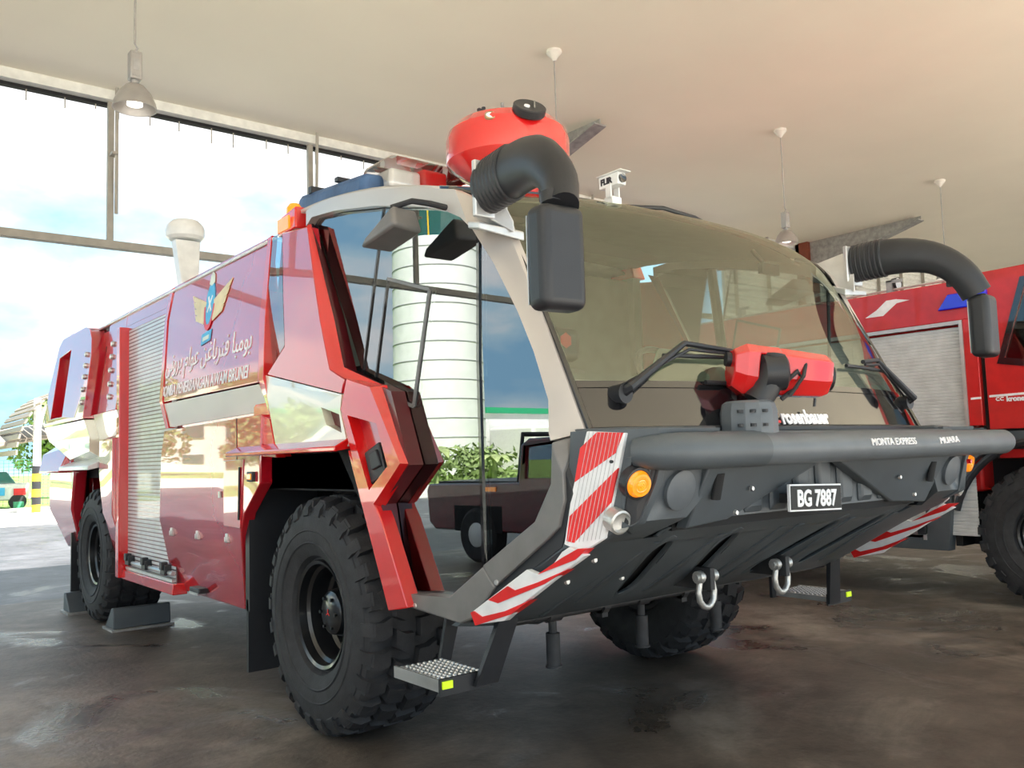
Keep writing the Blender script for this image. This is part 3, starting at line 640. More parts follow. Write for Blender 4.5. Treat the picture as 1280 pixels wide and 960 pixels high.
def interp(P, t):
    i = min(int(t), len(P)-2); f = t-i
    def cr(a, b, c, d): return 0.5*((2*b)+(-a+c)*f+(2*a-5*b+4*c-d)*f*f+(-a+3*b-3*c+d)*f**3)
    ps = [P[max(i-1, 0)], P[i], P[i+1], P[min(i+2, len(P)-1)]]
    if isinstance(P[0], tuple): return tuple(cr(*[p[k] for p in ps]) for k in range(2))
    return cr(*ps)
def screen(u, t, off=0.0):      # u in -1..1 across, t along the profile from bumper to roof
    e, c, w = interp(E2, t), interp(C2, t), interp(W2, t)
    a = abs(u)**2.3
    return Vector((u*w, c[0]+(e[0]-c[0])*a-off*.8, c[1]+(e[1]-c[1])*a+off*.5))
def patch(u0, u1, t0, t1, nu=24, nv=10, off=0): return G().grid(lambda a, b: screen(u0+(u1-u0)*a, t0+(t1-t0)*b, off), nu, nv)
put('windscreen', patch(-1, 1, .52, 4.15, 40, 24), 'wind_glass', T, sharp=80)
put('windscreen_lower_panel', patch(-1, 1, 0, .52, 40, 6), 'black_gloss', T, sharp=80)
put('cab_roof', patch(-1, 1, 4.15, 7, 24, 14), 'silver', T, sharp=80, solid=.02)
put('headliner', patch(-.97, .97, 3.6, 7, 16, 10, -.05), 'interior', T, sharp=80)
for s in (1, -1): put('screen_edge', G().tube([screen(s*.995, t*.25, .004) for t in range(0, 17)], .014, 6), 'black_gloss', T)
put('screen_top_edge', G().tube([screen(-1+i/10, 4.15, .004) for i in range(21)], .012, 6), 'black_gloss', T)
put('screen_bottom_seal', G().tube([screen(-1+i/10, .0, .01) for i in range(21)], .016, 6), 'black_plastic', T)
put('screen_print', patch(-1, 1, .50, .56, 40, 1, .004), 'black_gloss', T, sharp=80)
# maker's lettering on the black panel
def on_screen(u, t, off): return screen(u, t, off)
p0 = screen(-.27, .07, .02); p1 = screen(.06, .07, .02); pu = screen(-.27, .3, .02)
text('maker_lettering', 'rosenbauer', .090, p0, p1-p0, pu-p0, 'decal_white', T, squash=.84, bold=.004, depth=.006)
pm = screen(-.31, .08, .02); g = G()
for k, (w_, h_) in enumerate(((.04, .012), (.028, .012), (.04, .012))):
    o_ = pm+(pu-p0).normalized()*(k*.02); d_ = (p1-p0).normalized(); uu = (pu-p0).normalized()
    g.hexa([o_, o_+d_*w_, o_+d_*w_+uu*h_, o_+uu*h_], [o_+Vector((0, -.004, 0)), o_+d_*w_+Vector((0, -.004, 0)), o_+d_*w_+uu*h_+Vector((0, -.004, 0)), o_+uu*h_+Vector((0, -.004, 0))])
put('maker_logo', g, 'sign_red', T, smooth=False)
# stickers inside the right edge of the screen
for (t0, t1, m) in ((1.75, 2.2, 'sign_white'), (1.35, 1.7, 'logo_blue'), (1.05, 1.28, 'sign_white')):
    put('screen_sticker', patch(.90, .96, t0, t1, 2, 2, .004), m, T)

# cab interior
def seat(x, y, m='seat_cloth'):
    b = put('cab_seat', G().bb(x-.24, x+.24, y-.25, y+.22, 1.18, 1.36).bb(x-.12, x+.12, y-.15, y+.15, .9, 1.18), m, T, bevel=.04)
    put('seat_backrest', G().hexa([(x-.24, y+.16, 1.34), (x+.24, y+.16, 1.34), (x+.24, y+.28, 1.34), (x-.24, y+.28, 1.34)], [(x-.18, y+.30, 2.00), (x+.18, y+.30, 2.00), (x+.18, y+.40, 2.00), (x-.18, y+.40, 2.00)]), m, b, bevel=.04)
    h = put('headrest', G().box((x, y+.36, 2.15), (.30, .10, .22)), 'black_plastic' if x == .1 else m, b, bevel=.05)
    return b
seat(-.70, -.35, 'interior_pale'); seat(.10, -.75)
put('headrest_emblem', G().lathe([(0, .05), (-.004, .05)], (.10, -.445, 2.17), 'y', 6), 'sign_red', T)
db = put('dashboard', G().hexa([(-1.24, -2.02, 1.50), (1.24, -2.02, 1.50), (1.26, -1.50, 1.50), (-1.26, -1.50, 1.50)], [(-1.22, -1.90, 1.74), (1.22, -1.90, 1.74), (1.25, -1.52, 1.80), (-1.25, -1.52, 1.80)]), 'interior_pale', T, bevel=.02)
put('instrument_hood', G().hexa([(-.30, -1.85, 1.76), (.75, -1.85, 1.76), (.75, -1.45, 1.76), (-.30, -1.45, 1.76)], [(-.10, -1.75, 1.86), (.60, -1.75, 1.86), (.70, -1.42, 2.0), (-.15, -1.42, 2.0)]), 'interior', T, bevel=.02)
put('steering_wheel', G().tube([(.10+.21*math.cos(a), -1.28+.12*math.sin(a), 1.86+.17*math.sin(a)) for a in [2*math.pi*i/32 for i in range(33)]], .018, 8).tube([(.10, -1.28, 1.86), (.10, -1.5, 1.7)], .03).tube([(-.1, -1.28, 1.86), (.3, -1.28, 1.86)], .014), 'black_plastic', T)
put('interior_mirror_arm', G().tube([(.55, -1.55, 2.58), (.58, -1.60, 2.50)], .012, 8).box((.60, -1.62, 2.46), (.16, .03, .06)), 'black_plastic', T)
for s in (1, -1):
    put('inner_pillar', G().tube([(s*-1.34, -.64, 2.72), (s*-1.35, -.76, 1.5)], .035, 8), 'interior', T)
    put('grab_rail', G().tube([(s*-1.33, -1.13, 1.75), (s*-1.33, -1.16, 1.55), (s*-1.33, -1.2, 1.08)], .018, 10).bb(s*-1.34, s*-1.32, -1.17, -1.07, 1.64, 1.78).bb(s*-1.34, s*-1.32, -1.25, -1.15, 1.03, 1.08), 'yellow_rail', T)

# ================================================================ roof equipment
D = put('roof_monitor_drum', G().lathe([(2.82, .13), (2.90, .15), (2.97, .17), (3.03, .22), (3.085, .30), (3.12, .345), (3.135, .358), (3.26, .36), (3.31, .345), (3.36, .30), (3.39, .22), (3.40, .001)], (-.49, -.65, 0), seg=64), 'red_front', T, sharp=24)
for i in range(8): pass
# hand wheel on a short stem on the near shoulder
ax = Vector((-.25, -.65, .72)).normalized(); rot = Vector((0, 0, 1)).rotation_difference(ax).to_matrix(); pc = Vector((-.575, -.93, 3.29))
put('valve_stem', G().lathe([(-.05, .05), (.03, .035), (.05, .02)], pc, seg=16, rot=rot), 'black_plastic', D)
hw = put('hand_wheel', G().lathe([(.045, .03), (.04, .085), (.05, .092), (.085, .092), (.09, .085), (.085, .02), (.085, .001)], pc, seg=36, rot=rot), 'black_plastic', D)
put('wheel_cap', G().lathe([(.085, .017), (.093, .016), (.094, .0001)], pc+rot @ Vector((-.02, .0, 0)), seg=16, rot=rot), 'sign_white', D)
put('locking_pin', G().tube([pc+rot @ Vector((.01, -.03, .092)), pc+rot @ Vector((.05, .03, .098))], .005, 6), 'galv', D)
pg = Vector((-.76, -.845, 3.30)); ag = Vector((-.42, -.62, .5)).normalized(); rg = Vector((0, 0, 1)).rotation_difference(ag).to_matrix()
gd = put('pressure_gauge', G().lathe([(-.02, .034), (.014, .034), (.018, .028), (.012, .026), (.012, .0001)], pg, seg=24, rot=rg), 'brass', D)
put('gauge_face', G().lathe([(.013, .026), (.0135, .0001)], pg, seg=24, rot=rg), 'sign_white', D)
put('drum_fitting', G().tube([(-.62, -.60, 3.40), (-.62, -.60, 3.47)], .012, 8).bb(-.66, -.60, -.61, -.59, 3.44, 3.455), 'black_plastic', D)
put('drum_fitting', G().tube([(-.56, -.70, 3.42), (-.56, -.70, 3.475)], .01, 8), 'galv', D)
# beacon bar under its clear domes, blue cover on the near end
def dome(x0, x1, y0, y1, z0, z1):
    return G().hexa([(x0, y0, z0), (x1, y0, z0), (x1, y1, z0), (x0, y1, z0)], [(x0+.04, y0+.04, z1), (x1-.04, y0+.05, z1), (x1-.04, y1-.04, z1), (x0+.04, y1-.04, z1)])
lb = put('beacon_bar', G().bb(-1.22, 1.22, -.50, -.14, 2.86, 2.93), 'black_plastic', T, bevel=.01)
put('dome_cover', dome(-1.21, -.55, -.52, -.12, 2.93, 3.13), 'clear_dome', lb, bevel=.03)
put('dome_cover', dome(.55, 1.21, -.52, -.12, 2.93, 3.13), 'clear_dome', lb, bevel=.03)
put('white_lens', G().bb(-1.18, -.98, -.48, -.18, 2.93, 3.05), 'white_paint', lb, bevel=.02)
put('red_lens', G().bb(-.97, -.80, -.48, -.18, 2.93, 3.08), 'red_lens', lb, bevel=.02)
put('rotator', G().lathe([(2.93, .07), (2.97, .07), (2.99, .04), (3.04, .04)], (-.68, -.33, 0), seg=16), 'cast_alu', lb)
bc = G().hexa([(-1.33, -.42, 2.84), (-.98, -.42, 2.86), (-.98, .50, 2.90), (-1.33, .50, 2.86)], [(-1.30, -.40, 3.02), (-1.02, -.40, 3.04), (-1.02, .42, 3.10), (-1.30, .42, 3.10)])
put('blue_cover', bc, 'blue_cover', T, bevel=.04)
put('cover_strap', G().bb(-1.30, -1.02, -.10, -.06, 3.05, 3.075).bb(-1.30, -1.02, .24, .28, 3.07, 3.11), 'black_plastic', T)
# amber corner lamp on a red block
for s in (1, -1):
    cl_ = put('corner_block', G().hexa([(s*-1.47, .36, 2.80), (s*-1.33, .36, 2.80), (s*-1.33, .10, 2.80), (s*-1.47, .10, 2.80)], [(s*-1.45, .34, 2.92), (s*-1.35, .34, 2.92), (s*-1.35, .14, 2.94), (s*-1.45, .14, 2.94)]), 'red_front', T, bevel=.01)
    put('amber_lamp', G().lathe([(2.92, .05), (2.96, .048), (2.985, .03), (2.99, .001)], (s*-1.40, .26, 0), seg=16), 'amber', cl_)
    put('amber_reflector', G().bb(s*-1.478, s*-1.465, .18, .33, 2.81, 2.89), 'amber', cl_)
# satellite dome on its bracket
ra = put('antenna_bracket', G().hexa([(-1.22, 2.80, 2.85), (-1.10, 2.80, 2.85), (-1.10, 2.92, 2.85), (-1.22, 2.92, 2.85)], [(-1.27, 2.86, 3.36), (-1.06, 2.86, 3.36), (-1.06, 2.98, 3.36), (-1.27, 2.98, 3.36)]), 'white_paint', T, bevel=.01)
put('antenna_dome', G().lathe([(3.37, .06), (3.375, .13), (3.40, .155), (3.45, .165), (3.50, .15), (3.54, .11), (3.555, .001)], (-1.16, 2.95, 0), seg=32), 'white_paint', ra)
# thermal camera
fc = put('thermal_camera', G().bb(-.375, -.315, -1.41, -1.27, 2.845, 2.91).bb(-.385, -.305, -1.44, -1.26, 2.91, 2.916), 'white_paint', T, bevel=.004)
put('camera_yoke', G().bb(-.38, -.37, -1.36, -1.32, 2.78, 2.86).bb(-.32, -.31, -1.36, -1.32, 2.78, 2.86).bb(-.38, -.31, -1.37, -1.31, 2.74, 2.79), 'white_paint', fc, bevel=.003)
put('camera_lens', G().lathe([(0, .024), (-.012, .024), (-.009, .018), (-.007, .001)], (-.345, -1.408, 2.878), 'y', 20), 'black_gloss', fc)
text('camera_lettering', 'FLIR', .045, (-.377, -1.285, 2.862), (0, -1, 0), (0, 0, 1), 'black_plastic', fc, depth=.003, bold=.002, squash=1.0)
put('roof_cable', G().tube([(-.25, -1.30, 2.77), (0, -1.38, 2.78), (.3, -1.35, 2.78), (.6, -1.3, 2.75)], .012, 8), 'black_plastic', T)

# ================================================================ mirrors
for s in (1, -1):
    br = put('mirror_bracket', G().hexa([(s*-1.33, -1.42, 2.50), (s*-1.33, -1.72, 2.38), (s*-1.33, -1.72, 2.43), (s*-1.33, -1.42, 2.60)], [(s*-1.42, -1.60, 2.46), (s*-1.42, -1.67, 2.44), (s*-1.42, -1.67, 2.64), (s*-1.42, -1.60, 2.66)])
        .bb(s*-1.50, s*-1.33, -1.68, -1.655, 2.44, 2.68).hexa([(s*-1.26, -1.70, 2.36), (s*-1.50, -1.70, 2.38), (s*-1.50, -1.62, 2.40), (s*-1.26, -1.55, 2.42)], [(s*-1.26, -1.70, 2.40), (s*-1.50, -1.70, 2.41), (s*-1.50, -1.62, 2.43), (s*-1.26, -1.55, 2.46)]), 'cast_alu', T, bevel=.006)
    arm = [(s*-1.42, -1.65, 2.575), (s*-1.43, -1.76, 2.58), (s*-1.45, -1.88, 2.582), (s*-1.48, -2.0, 2.572), (s*-1.515, -2.11, 2.54), (s*-1.545, -2.20, 2.48), (s*-1.565, -2.27, 2.40), (s*-1.60, -2.31, 2.30)]
    ap = [interp([p[0] for p in arm], t*.35) for t in range(21)]; bp_ = [interp([p[1] for p in arm], t*.35) for t in range(21)]; cp_ = [interp([p[2] for p in arm], t*.35) for t in range(21)]
    ma = put('mirror_arm', G().tube(list(zip(ap, bp_, cp_)), [.112]*6+[.110, .108, .105, .102, .099, .096, .093, .091, .089, .087, .085, .084, .083, .082, .082], 20, flat=(1.0, .72)), 'black_plastic', T, sharp=50)
    g = G(); a0 = Vector((s*-1.425, -1.68, 2.577)); a1 = Vector((s*-1.445, -1.85, 2.583)); dd = (a1-a0).normalized()
    for k in range(7):
        p = a0+(a1-a0)*(k/6.0); g.tube([p-dd*.012, p-dd*.006, p+dd*.006, p+dd*.012], [.110, .119, .119, .110], 20, flat=(1.0, .74))
    put('arm_bellows', g, 'black_plastic', ma)
    c = (s*-1.64, -2.32, 2.115)
    hd = put('mirror_head', G().box(c, (.185, .115, .36), Matrix.Rotation(s*R(-6), 3, 'Z')), 'black_plastic', T, bevel=.035, seg=4, sharp=60)
    put('mirror_pane', G().box((s*-1.64, -2.262, 2.115), (.15, .004, .31), Matrix.Rotation(s*R(-6), 3, 'Z')), 'cast_alu', hd)
    put('mirror_hinge', G().tube([(s*-1.63, -2.29, 2.35), (s*-1.635, -2.30, 2.31)], .04, 12).bb(s*-1.58, s*-1.54, -2.22, -2.17, 2.36, 2.46), 'black_plastic', ma)
    # small kerb mirror over the door
    km = put('kerb_mirror', G().hexa([(s*-1.66, -.98, 2.43), (s*-1.47, -.96, 2.43), (s*-1.47, -1.24, 2.47), (s*-1.64, -1.26, 2.48)], [(s*-1.64, -1.01, 2.475), (s*-1.48, -.99, 2.48), (s*-1.48, -1.20, 2.585), (s*-1.62, -1.22, 2.585)]), 'sill_grey', T, bevel=.02, seg=3)
    put('kerb_mirror_arm', G().tube([(s*-1.60, -1.18, 2.58), (s*-1.54, -1.26, 2.60), (s*-1.50, -1.34, 2.575), (s*-1.41, -1.38, 2.555)], .014, 8), 'black_plastic', km)
    # wiper
    wp = screen(s*-.87, .42, .02)
    a = screen(s*-.60, .86, .05); b = screen(s*-.41, .80, .05)
    wi = put('wiper', G().tube([wp, wp+Vector((0, -.05, .02)), a, b], [.026, .020, .013, .011], 8).lathe([(-.03, .04), (.05, .035)], wp, 'y', 14), 'black_plastic', T)
    put('wiper_blade', G().tube([screen(s*(-.68+.05*k), .77, .025) for k in range(9)], .009, 6), 'black_plastic', wi)
    put('wiper_linkage', G().tube([wp+Vector((0, 0, .03)), screen(s*-.59, .80, .05), screen(s*-.42, .77, .05)], .007, 6), 'black_plastic', wi)
put('wiper_arm_parked', G().tube([screen(-.56, .52, .03), screen(-.30, .50, .03), screen(-.10, .50, .03)], .010, 8), 'black_plastic', T)

# ================================================================ front module
def fpatch(x0, x1, z0, z1, nx, nz, off=0, s=1):
    return G().grid(lambda a, b: (s*(x0+(x1-x0)*a), bumper_front(x0+(x1-x0)*a, z0+(z1-z0)*b)-off, z0+(z1-z0)*b), nx, nz)
for s in (1, -1):
    ck = [(-1.385, 1.535), (-.90, 1.535), (-.90, 1.40), (-.93, 1.27), (-1.02, 1.18), (-1.10, 1.12), (-1.385, 1.12)]
    put('bumper_cheek', slab([ck], bumper_front, 1, -.005, .03, [(0, v) for v in (-1.36, -1.34, -1.32, -1.30, -1.28, -1.265, -1.255, -1.245)]+[(1, 1.2)], None, s), 'slate', T, bevel=.012)
    put('cheek_top', G().hexa([(s*-1.38, -2.12, 1.52), (s*-1.28, -2.28, 1.52), (s*-.88, -2.38, 1.52), (s*-.88, -2.15, 1.52)], [(s*-1.38, -2.08, 1.545), (s*-1.28, -2.25, 1.545), (s*-.88, -2.36, 1.545), (s*-.88, -2.10, 1.545)]), 'slate', T, bevel=.01)
    # lamp niche with its raised rim, indicator and small round lamps
    rimp = [(-1.298, 1.433), (-1.243, 1.436), (-1.195, 1.414), (-1.192, 1.342), (-1.231, 1.19), (-1.223, 1.149), (-1.31, 1.18)]
    rimi = [(-1.295, 1.415), (-1.251, 1.419), (-1.224, 1.398), (-1.227, 1.344), (-1.268, 1.214), (-1.292, 1.186), (-1.307, 1.203)]
    put('lamp_niche_rim', slab([rimp, rimi[::-1]], bumper_front, 1, -.022, .0, [(0, v) for v in (-1.36, -1.32, -1.28, -1.24)], None, s), 'slate', T, bevel=.008)
    put('lamp_niche', slab([rimi], bumper_front, 1, -.010, .0, [(0, v) for v in (-1.36, -1.32, -1.28, -1.24)], None, s), 'black_plastic', T)
    il = [(-1.29, -2.311, 1.343)][0]; il = Vector((s*il[0], il[1], il[2]))
    rt = Vector((0, 0, -1)).rotation_difference(Vector((s*-.16, -1, -.29)).normalized()).to_matrix()
    ind = put('indicator_lamp', G().lathe([(.02, .060), (-.02, .060), (-.022, .052), (-.01, .050)], il, seg=32, rot=rt), 'black_plastic', T)
    put('indicator_lens', G().lathe([(-.005, .051), (-.022, .049), (-.034, .036), (-.040, .018), (-.041, .0001)], il, seg=32, rot=rt), 'amber', ind)
    g = G()
    for k in range(5): g.lathe([(-.039, .0052+.0+.009*k), (-.0425+.0012*k*k*.5, .0075+.009*k), (-.039+.001*k*k*.6, .010+.009*k)], il, seg=28, rot=rt)
    put('lens_ring', g, 'amber', ind)
    hl = [(-1.324, -2.241, 1.209)][0]; hl = Vector((s*hl[0], hl[1], hl[2]))
    h_ = put('spot_lamp', G().lathe([(.02, .045), (-.03, .045), (-.034, .038), (-.015, .032), (-.01, .0001)], hl, seg=24, rot=rt), 'zinc', T)
    bl = [(-1.079, -2.332, 1.308)][0]; bl = Vector((s*bl[0], bl[1], bl[2])); rb = Vector((0, 0, -1)).rotation_difference(Vector((0, -1, -.3)).normalized()).to_matrix()
    put('blanking_disc', G().lathe([(.03, .078), (-.012, .078), (-.016, .070), (-.017, .0001)], bl, seg=36, rot=rb), 'slate_light', T)
    # lower apron corners
    put('apron_corner', slab([[(-1.40, 1.12), (-1.0, 1.12), (-.86, .95), (-.86, .73), (-1.42, .73)]], bumper_front, 1, -.002, .04, [(0, v) for v in (-1.38, -1.34, -1.30, -1.26, -1.2, -1.15)]+[(1, v) for v in (.8, .9, 1.0, 1.1)], None, s), 'slate', T)
    # support gusset under the bar
    g = G().hexa([(s*-.96, -2.39, 1.40), (s*-.10, -2.30, 1.40), (s*-.10, -2.30, 1.375), (s*-.66, -2.22, 1.165), (s*-.95, -2.25, 1.15)], [(s*-.96, -2.33, 1.40), (s*-.10, -2.24, 1.40), (s*-.10, -2.24, 1.375), (s*-.66, -2.16, 1.165), (s*-.95, -2.19, 1.15)])
    gs = put('bar_gusset', g, 'slate', T, bevel=.008)
    put('gusset_slot', G().tube([(s*-.86, -2.352, 1.36), (s*-.86, -2.325, 1.26)], .026, 12, flat=(1, .5)), 'dark_void', gs)
    for (x, z) in ((-.60, 1.29), (-.72, 1.20), (-.35, 1.36)): put('gusset_bolt', G().lathe([(0, .011), (-.012, .009)], (s*x, -2.33+.09*(x+.9)+.05*(1.35-z)*5*.2-.0, z), 'y', 6), 'alu', gs)
put('red_stud', G().lathe([(0, .013), (-.02, .010), (-.022, .0001)], (1.13, -2.40, 1.352), 'y', 12), 'red_lens', T)
bar_ = put('bumper_bar', G().tube([(-.70, -2.42, 1.45), (1.52, -2.42, 1.45), (1.555, -2.42, 1.45), (1.575, -2.42, 1.45), (1.58, -2.42, 1.45)], [.066, .066, .056, .034, .01], 28), 'slate_light', T, sharp=60)
put('bar_left', G().tube([(-1.29, -2.31, 1.45), (-1.26, -2.36, 1.45), (-1.21, -2.40, 1.45), (-1.13, -2.42, 1.45), (-.70, -2.42, 1.45)], [.05, .062, .068, .069, .069], 28), 'slate', bar_, sharp=60)  # left part of the bar, a little thicker and in a darker grey
# chalk handwriting on the bar
q = [(-0.075, -2.535, 1.419), (0.56, -2.535, 1.428)]
text('handwriting', 'MONTA EXPRESS', .046, (.03, -2.4895, 1.450), (1, 0, 0), (0, .22, 1), 'decal_white', bar_, squash=1.12, depth=.006)
text('handwriting', 'MUARA', .046, (.66, -2.4895, 1.448), (1, 0, .03), (0, .22, 1), 'decal_white', bar_, squash=1.25, depth=.006)
# centre panel with pressed ribs, and the number plate
put('grille_panel', G().bb(-.95, .95, -2.20, -2.10, 1.175, 1.50), 'slate', T)
for i in range(8):
    x = -.64+i*.18
    put('grille_rib', G().hexa([(x-.065, -2.20, 1.18), (x+.065, -2.20, 1.18), (x+.065, -2.20, 1.45), (x-.065, -2.20, 1.45)], [(x-.045, -2.222, 1.21), (x+.045, -2.222, 1.21), (x+.045, -2.222, 1.43), (x-.045, -2.222, 1.43)]), 'slate', T, bevel=.008)
put('bumper_top', G().bb(-.95, .95, -2.42, -2.12, 1.49, 1.522), 'slate', T, bevel=.008)
plp = [(-0.37, -2.32, 1.278), (0.026, -2.32, 1.277), (0.015, -2.32, 1.185), (-0.379, -2.32, 1.188)]
g = G(); xl, xr = plp[0][0], plp[1][0]; zc = sum(p[2] for p in plp)/4; hh_ = .055
rotp = Matrix.Rotation(R(2), 3, 'Y')
np_ = put('number_plate', G().box(((xl+xr)/2, -2.32, zc), (xr-xl, .012, .115), rotp), 'sign_white', T)
pf = put('plate_field', G().box(((xl+xr)/2, -2.326, zc), (xr-xl-.014, .008, .101), rotp), 'plate_black', np_)
text('plate_lettering', 'BG 7887', .098, ((xl+xr)/2-.155, -2.332, zc-.030), (1, 0, -.035), (0, 0, 1), 'sign_white', np_, squash=.86, bold=.003, depth=.004)
put('plate_bracket', G().bb((xl+xr)/2-.12, (xl+xr)/2+.12, -2.315, -2.20, zc-.02, zc+.02), 'chassis', np_)
# skid plate under the nose
def skid(x, z): return -1.45-(z-.72)/.615
sk = [(-.98, 1.155), (.98, 1.155), (1.02, .98), (1.08, .74), (-1.08, .74), (-1.02, .98)]
slots = []
for s in (1, -1):
    for x in (.30, .74):
        a = Vector((s*(x+.10), 1.04)); b = Vector((s*(x-.02), .86)); d = (b-a).normalized(); n = Vector((-d.y, d.x))
        lp_ = [a+n*.04*math.cos(t)-d*.05*math.sin(t) for t in [math.pi*i/6 for i in range(7)]]+[b-n*.04*math.cos(t)+d*.05*math.sin(t) for t in [math.pi*i/6 for i in range(7)]]
        slots.append([tuple(p) for p in lp_])
sp_ = put('skid_plate', slab([sk]+[l[::-1] for l in slots], skid, 1, -.03, .0), 'slate', T, bevel=.008)
for l in slots:
    cx_ = sum(p[0] for p in l)/14; cz_ = sum(p[1] for p in l)/14
    ol = [(cx_+(p[0]-cx_)*1.35, cz_+(p[1]-cz_)*1.18) for p in l]
    put('slot_rim', slab([ol, l[::-1]], skid, 1, -.034, -.0, (), [[(cx_+(p[0]-cx_)*1.6, cz_+(p[1]-cz_)*1.3) for p in l], l[::-1]]), 'slate', sp_, bevel=.004)
for s in (1, -1):
    for x in (.07, .52, .95):
        put('pressed_rib', slab([[(s*(x-.025), 1.09), (s*(x+.025), 1.09), (s*(x+.025), .80), (s*(x-.025), .80)]], skid, 1, -.045, -.02, (), None), 'slate', sp_, bevel=.012)
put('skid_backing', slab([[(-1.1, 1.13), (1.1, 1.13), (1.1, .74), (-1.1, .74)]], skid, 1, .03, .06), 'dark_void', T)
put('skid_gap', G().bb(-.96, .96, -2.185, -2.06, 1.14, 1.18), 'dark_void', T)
for (x, z) in [(-1.212, 0.94), (-0.852, 0.913), (-1.223, 1.04)]: put('skid_bolt', G().lathe([(0, .014), (-.012, .010)], (x, bumper_front(x, z)-.0, z), 'y', 6), 'zinc', T)
for s in (1, -1):
    eye = put('tow_eye', G().bb(s*-.30-.015, s*-.30+.015, -1.84, -1.60, .80, .90), 'chassis', T)
    bow = [(-.045, .0), (-.048, -.03), (-.060, -.07), (-.052, -.11), (-.028, -.135), (0, -.143), (.028, -.135), (.052, -.11), (.060, -.07), (.048, -.03), (.045, .0)]
    sh = put('shackle', G().tube([(s*-.30+x*.95, -1.80, .86+z) for x, z in bow], .015, 10).tube([(s*-.30-.075, -1.80, .86), (s*-.30+.075, -1.80, .86)], .017, 10)
        .tube([(s*-.30-.062, -1.80, .86), (s*-.30-.034, -1.80, .86)], .03, 12).tube([(s*-.30+.034, -1.80, .86), (s*-.30+.062, -1.80, .86)], .03, 12), 'zinc', T, sharp=50)
    # chevrons: upright corner panel on the cheek, lower strip on the flank
    up_ = [(-2.16, 1.534), (-2.291, 1.522), (-2.246, 1.338), (-2.194, 1.142), (-2.113, 1.088), (-2.052, 1.119), (-2.091, 1.305)]
    chv = put('corner_chevron', slab([up_], corner_face, 0, -.012, .006, (), None, s), 'sign_white', T, bevel=.003)
    for poly in ([(-2.198, 1.529), (-2.286, 1.523), (-2.256, 1.451), (-2.108, 1.349), (-2.136, 1.473)], [(-2.261, 1.396), (-2.228, 1.272), (-2.09, 1.125), (-2.065, 1.131), (-2.082, 1.223)]):
        put('red_stripe', slab([poly], corner_face, 0, -.016, -.008, (), None, s), 'sign_red', chv, smooth=False)
    g = G()
    for k in range(9):
        pa = Vector(up_[0]).lerp(Vector(up_[1]), (k+1)/10); pb = Vector(up_[5]).lerp(Vector(up_[3]), (k+1)/10)
        g.tube([(s*(corner_face(pa.x, pa.y)-.0155), pa.x, pa.y), (s*(corner_face(pb.x, pb.y)-.0155), pb.x, pb.y)], .0012, 5)
    put('pressed_line', g, 'press_grey', chv)
    put('chevron_bolt', G().lathe([(0, .006), (-.02, .006)], (s*(corner_face(-2.24, 1.42)), -2.24, 1.42), 'x', 8), 'black_plastic', chv)
    lo_ = [(-2.189, 1.09), (-2.105, 1.114), (-2.066, 1.094), (-2.012, 1.041), (-1.931, 1.002), (-1.868, 1.015), (-1.512, 0.811), (-1.542, 0.766), (-1.731, 0.805), (-1.858, 0.893), (-2.063, 1.018)]
    chl = put('flank_chevron', slab([lo_], cab_side, 0, -.04, -.01, [CREASE], None, s), 'sign_white', T, bevel=.004)
    for poly in ([(-2.202, 1.114), (-2.137, 1.07), (-1.937, 1.003), (-2.075, 1.075), (-2.155, 1.111)], [(-2.098, 1.033), (-1.971, 0.97), (-1.696, 0.87), (-1.636, 0.877), (-1.758, 0.942), (-1.8, 0.93), (-1.936, 0.973)], [(-1.892, 0.903), (-1.772, 0.835), (-1.548, 0.765), (-1.519, 0.813), (-1.54, 0.822), (-1.592, 0.805), (-1.739, 0.844)]):
        put('red_stripe', slab([poly], cab_side, 0, -.045, -.006, [CREASE], None, s), 'sign_red', chl)

# bumper turret: dark base, yoke with hose, faceted red nozzle housing
tb = put('turret_base', G().lathe([(1.50, .115), (1.60, .115), (1.635, .105), (1.645, .09), (1.65, .0001)], (-.63, -2.33, 0), seg=12), 'slate_light', T, sharp=20)
for z in (1.545, 1.60):
    for a in (200, 225, 250): put('base_bolt', G().lathe([(-.006, .012), (.006, .012)], (-.63+.114*math.cos(R(a)), -2.33+.114*math.sin(R(a)), z), 'z', 8), 'black_plastic', tb)
put('turret_yoke', G().tube([(-.585, -2.34, 1.64), (-.56, -2.36, 1.68), (-.535, -2.39, 1.76), (-.52, -2.39, 1.83)], [.06, .055, .062, .05], 16).tube([(-.585, -2.36, 1.76), (-.57, -2.36, 1.76), (-.50, -2.42, 1.76), (-.49, -2.43, 1.76)], [.055, .075, .075, .055], 20).tube([(-.50, -2.37, 1.78), (-.38, -2.37, 1.78)], .07, 20).tube([(-.36, -2.42, 1.70), (-.40, -2.43, 1.76), (-.46, -2.41, 1.78)], .03, 10), 'black_plastic', tb)
put('turret_hose', G().tube([(-.53, -2.36, 1.64), (-.53, -2.42, 1.70), (-.48, -2.47, 1.76), (-.43, -2.46, 1.72), (-.50, -2.40, 1.65)], .010, 8).tube([(-.50, -2.44, 1.66), (-.47, -2.49, 1.74), (-.43, -2.48, 1.80)], .008, 8), 'chassis', tb)
u = Vector((.80, -.58, -.14)).normalized(); v = Vector((0, 0, 1)); v = (v-u*v.dot(u)).normalized(); wv = u.cross(v)
c0 = Vector((-.62, -2.245, 1.815)); Ln = .47
def ring(d, up_h, dn_h, hw, slope=0):
    c = c0+u*d
    return [c+v*up_h+wv*hw*.45, c+v*up_h*.55+wv*hw, c-v*dn_h*.45+wv*hw, c-v*dn_h+wv*hw*.5, c-v*dn_h-wv*hw*.5, c-v*dn_h*.45-wv*hw, c+v*up_h*.55-wv*hw, c+v*up_h-wv*hw*.45]
g = G()
